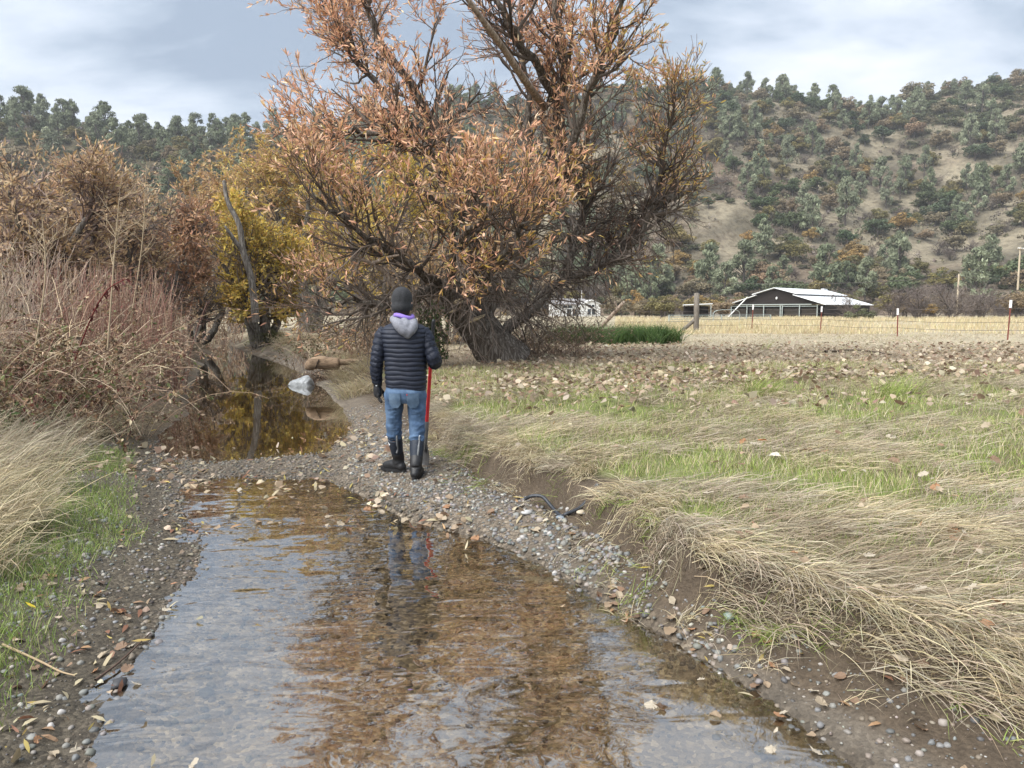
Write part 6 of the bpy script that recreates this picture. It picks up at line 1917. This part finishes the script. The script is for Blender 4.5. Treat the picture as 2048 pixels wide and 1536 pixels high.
for k, c in enumerate(WLC):
    V, Q, T, m = leaf_strips(np.array([[-.5, 0, 0]]), np.array([[1., 0, 0]]), np.array([[0, .2, 1.]]), np.array([1.]), np.array([.2 + .03 * (k % 3)]), np.array([gl_.normal() * .5]))
    wm.append(mk('fallen_leaf', V, Q, T, np.tile(c, (m, 1)), False, [M_LEAF]))
for k, c in enumerate(BLC):
    V, T = lobed(k, 5 + k % 3, .14 + .08 * (k % 2)); bm_.append(mk('fallen_leaf', V, None, T, np.tile(c, (len(V), 1)), False, [M_LEAF]))
for i in big:
    s = LS[i] * (1.25 if not LK[i] else .9)
    me = bm_[gl_.integers(len(bm_))] if LK[i] else wm[gl_.integers(len(wm))]
    ob('fallen_leaf', me, GROUND, loc=(LX[i], LY[i], LZ[i]), rot=(gl_.normal() * .3, gl_.normal() * .3, gl_.uniform(0, 6.28)), scale=float(s))
mb = MB()
k = len(rest); az = gl_.uniform(0, 2 * PI, k)
d = nrm(np.stack([np.cos(az), np.sin(az), gl_.normal(size=k) * .35], 1)); nn = nrm(np.stack([gl_.normal(size=k) * .5, gl_.normal(size=k) * .5, np.ones(k)], 1))
p = np.stack([LX[rest], LY[rest], LZ[rest]], 1)
br = LK[rest]
V, Q, T, m = leaf_strips(p, d, nn, LS[rest], LS[rest] * np.where(br, .75, .2), gl_.normal(size=k) * .8)
cc = np.where(br[:, None], pal(gl_, k, [(.37, .295, .205), (.43, .355, .26), (.29, .21, .145), (.49, .42, .32), (.24, .155, .105)], (3, 3, 2.4, 1.3, 1.8), .2), pal(gl_, k, WLC, None, .15))
ob('leaf_litter', mk('leaf_litter', V, Q, T, np.repeat(cc, m, 0), False, [M_LEAF]), kind='stuff', label='brown fallen leaves scattered over banks and field edge', cat='leaves')
for (u, v, z, s, c, broad, lab) in ((1290, 1168, .08, .10, (.62, .48, .03), 0, 'bright yellow willow leaf on the right mud shelf'), (1632, 1325, .07, .07, (.62, .54, .40), 0, 'pale cream willow leaf on the dark right mud'), (1540, 920, .45, .10, (.60, .54, .47), 1, 'curled pale dry leaf in the matted straw'), (1530, 890, .46, .09, (.48, .19, .06), 1, 'rusty orange leaf in the matted straw'), (62, 1222, .08, .09, (.60, .46, .04), 0, 'yellow willow leaf on the left mud bank'), (245, 1212, .06, .09, (.16, .06, .045), 0, 'dark maroon leaf on the left gravel'), (1805, 1368, .12, .09, (.50, .43, .33), 1, 'big pale broad leaf on the lower right mud'), (150, 1340, .05, .055, (.60, .50, .30), 0, 'small cream leaf at the end of a thin twig on the left mud')):
    q = onz(u, v, z); me = (bm_[1] if broad else wm[0]).copy()
    me.attributes['Col'].data.foreach_set('color', np.tile([*c, 1], len(me.vertices)).astype(np.float32))
    ob('fallen_leaf', me, loc=(q[0], q[1], max(float(near_h(q[0], q[1])), 0) + (.02 if not broad else .07)), rot=(R_(12), R_(-8), gl_.uniform(0, 6)), scale=s, label=lab, cat='leaf')
# sticks on the ground
for (pts, r, c, lab) in (([(5, 1288, .1), (80, 1300, .1), (120, 1320, .08), (150, 1335, .06)], .006, (.36, .27, .17), 'thin tan twig lying on the left mud'), ([(190, 1345, .05), (240, 1310, .05), (300, 1255, .05)], .006, (.09, .06, .045), 'thin dark twig at the left water edge'), ([(1650, 705, .62), (1720, 703, .62), (1790, 712, .6)], .035, (.10, .08, .06), 'dark stick in the leaf litter at the right'), ([(1380, 722, .6), (1440, 735, .58), (1480, 740, .58)], .028, (.11, .085, .065), 'dark stick in the litter right of the willow')):
    P = np.array([onz(u, v, z) for u, v, z in pts]); P[:, 2] = np.maximum(near_h(P[:, 0], P[:, 1]), 0) + r + .01
    P = catmull(P, 14); V, Q = tubes(P, np.linspace(r, r * .5, 14), 6)
    ob('stick', mk('stick', V, Q, None, np.tile(c, (len(V), 1)), True, [M_TWIG]), label=lab, cat='stick')

# ------------------------------------------------------------------ thin damp air that softens the far hills
mh = bpy.data.materials.new('haze'); mh.use_nodes = True
t = mh.node_tree; t.nodes.remove(t.nodes['Principled BSDF'])
pv = N(t, 'ShaderNodeVolumePrincipled'); pv.inputs['Density'].default_value = .00032; pv.inputs['Color'].default_value = (.92, .94, .97, 1); pv.inputs['Anisotropy'].default_value = .2
L(t, pv.outputs[0], t.nodes['Material Output'].inputs['Volume'])
ob('haze', MB().box((0, 230, 75), (1900, 1900, 190)).mesh('haze', [mh]), kind='stuff', label='thin pale haze in the air over the valley', cat='haze')

person.scale = (.94, 1, 1); sv.scale = (.94, 1, 1)
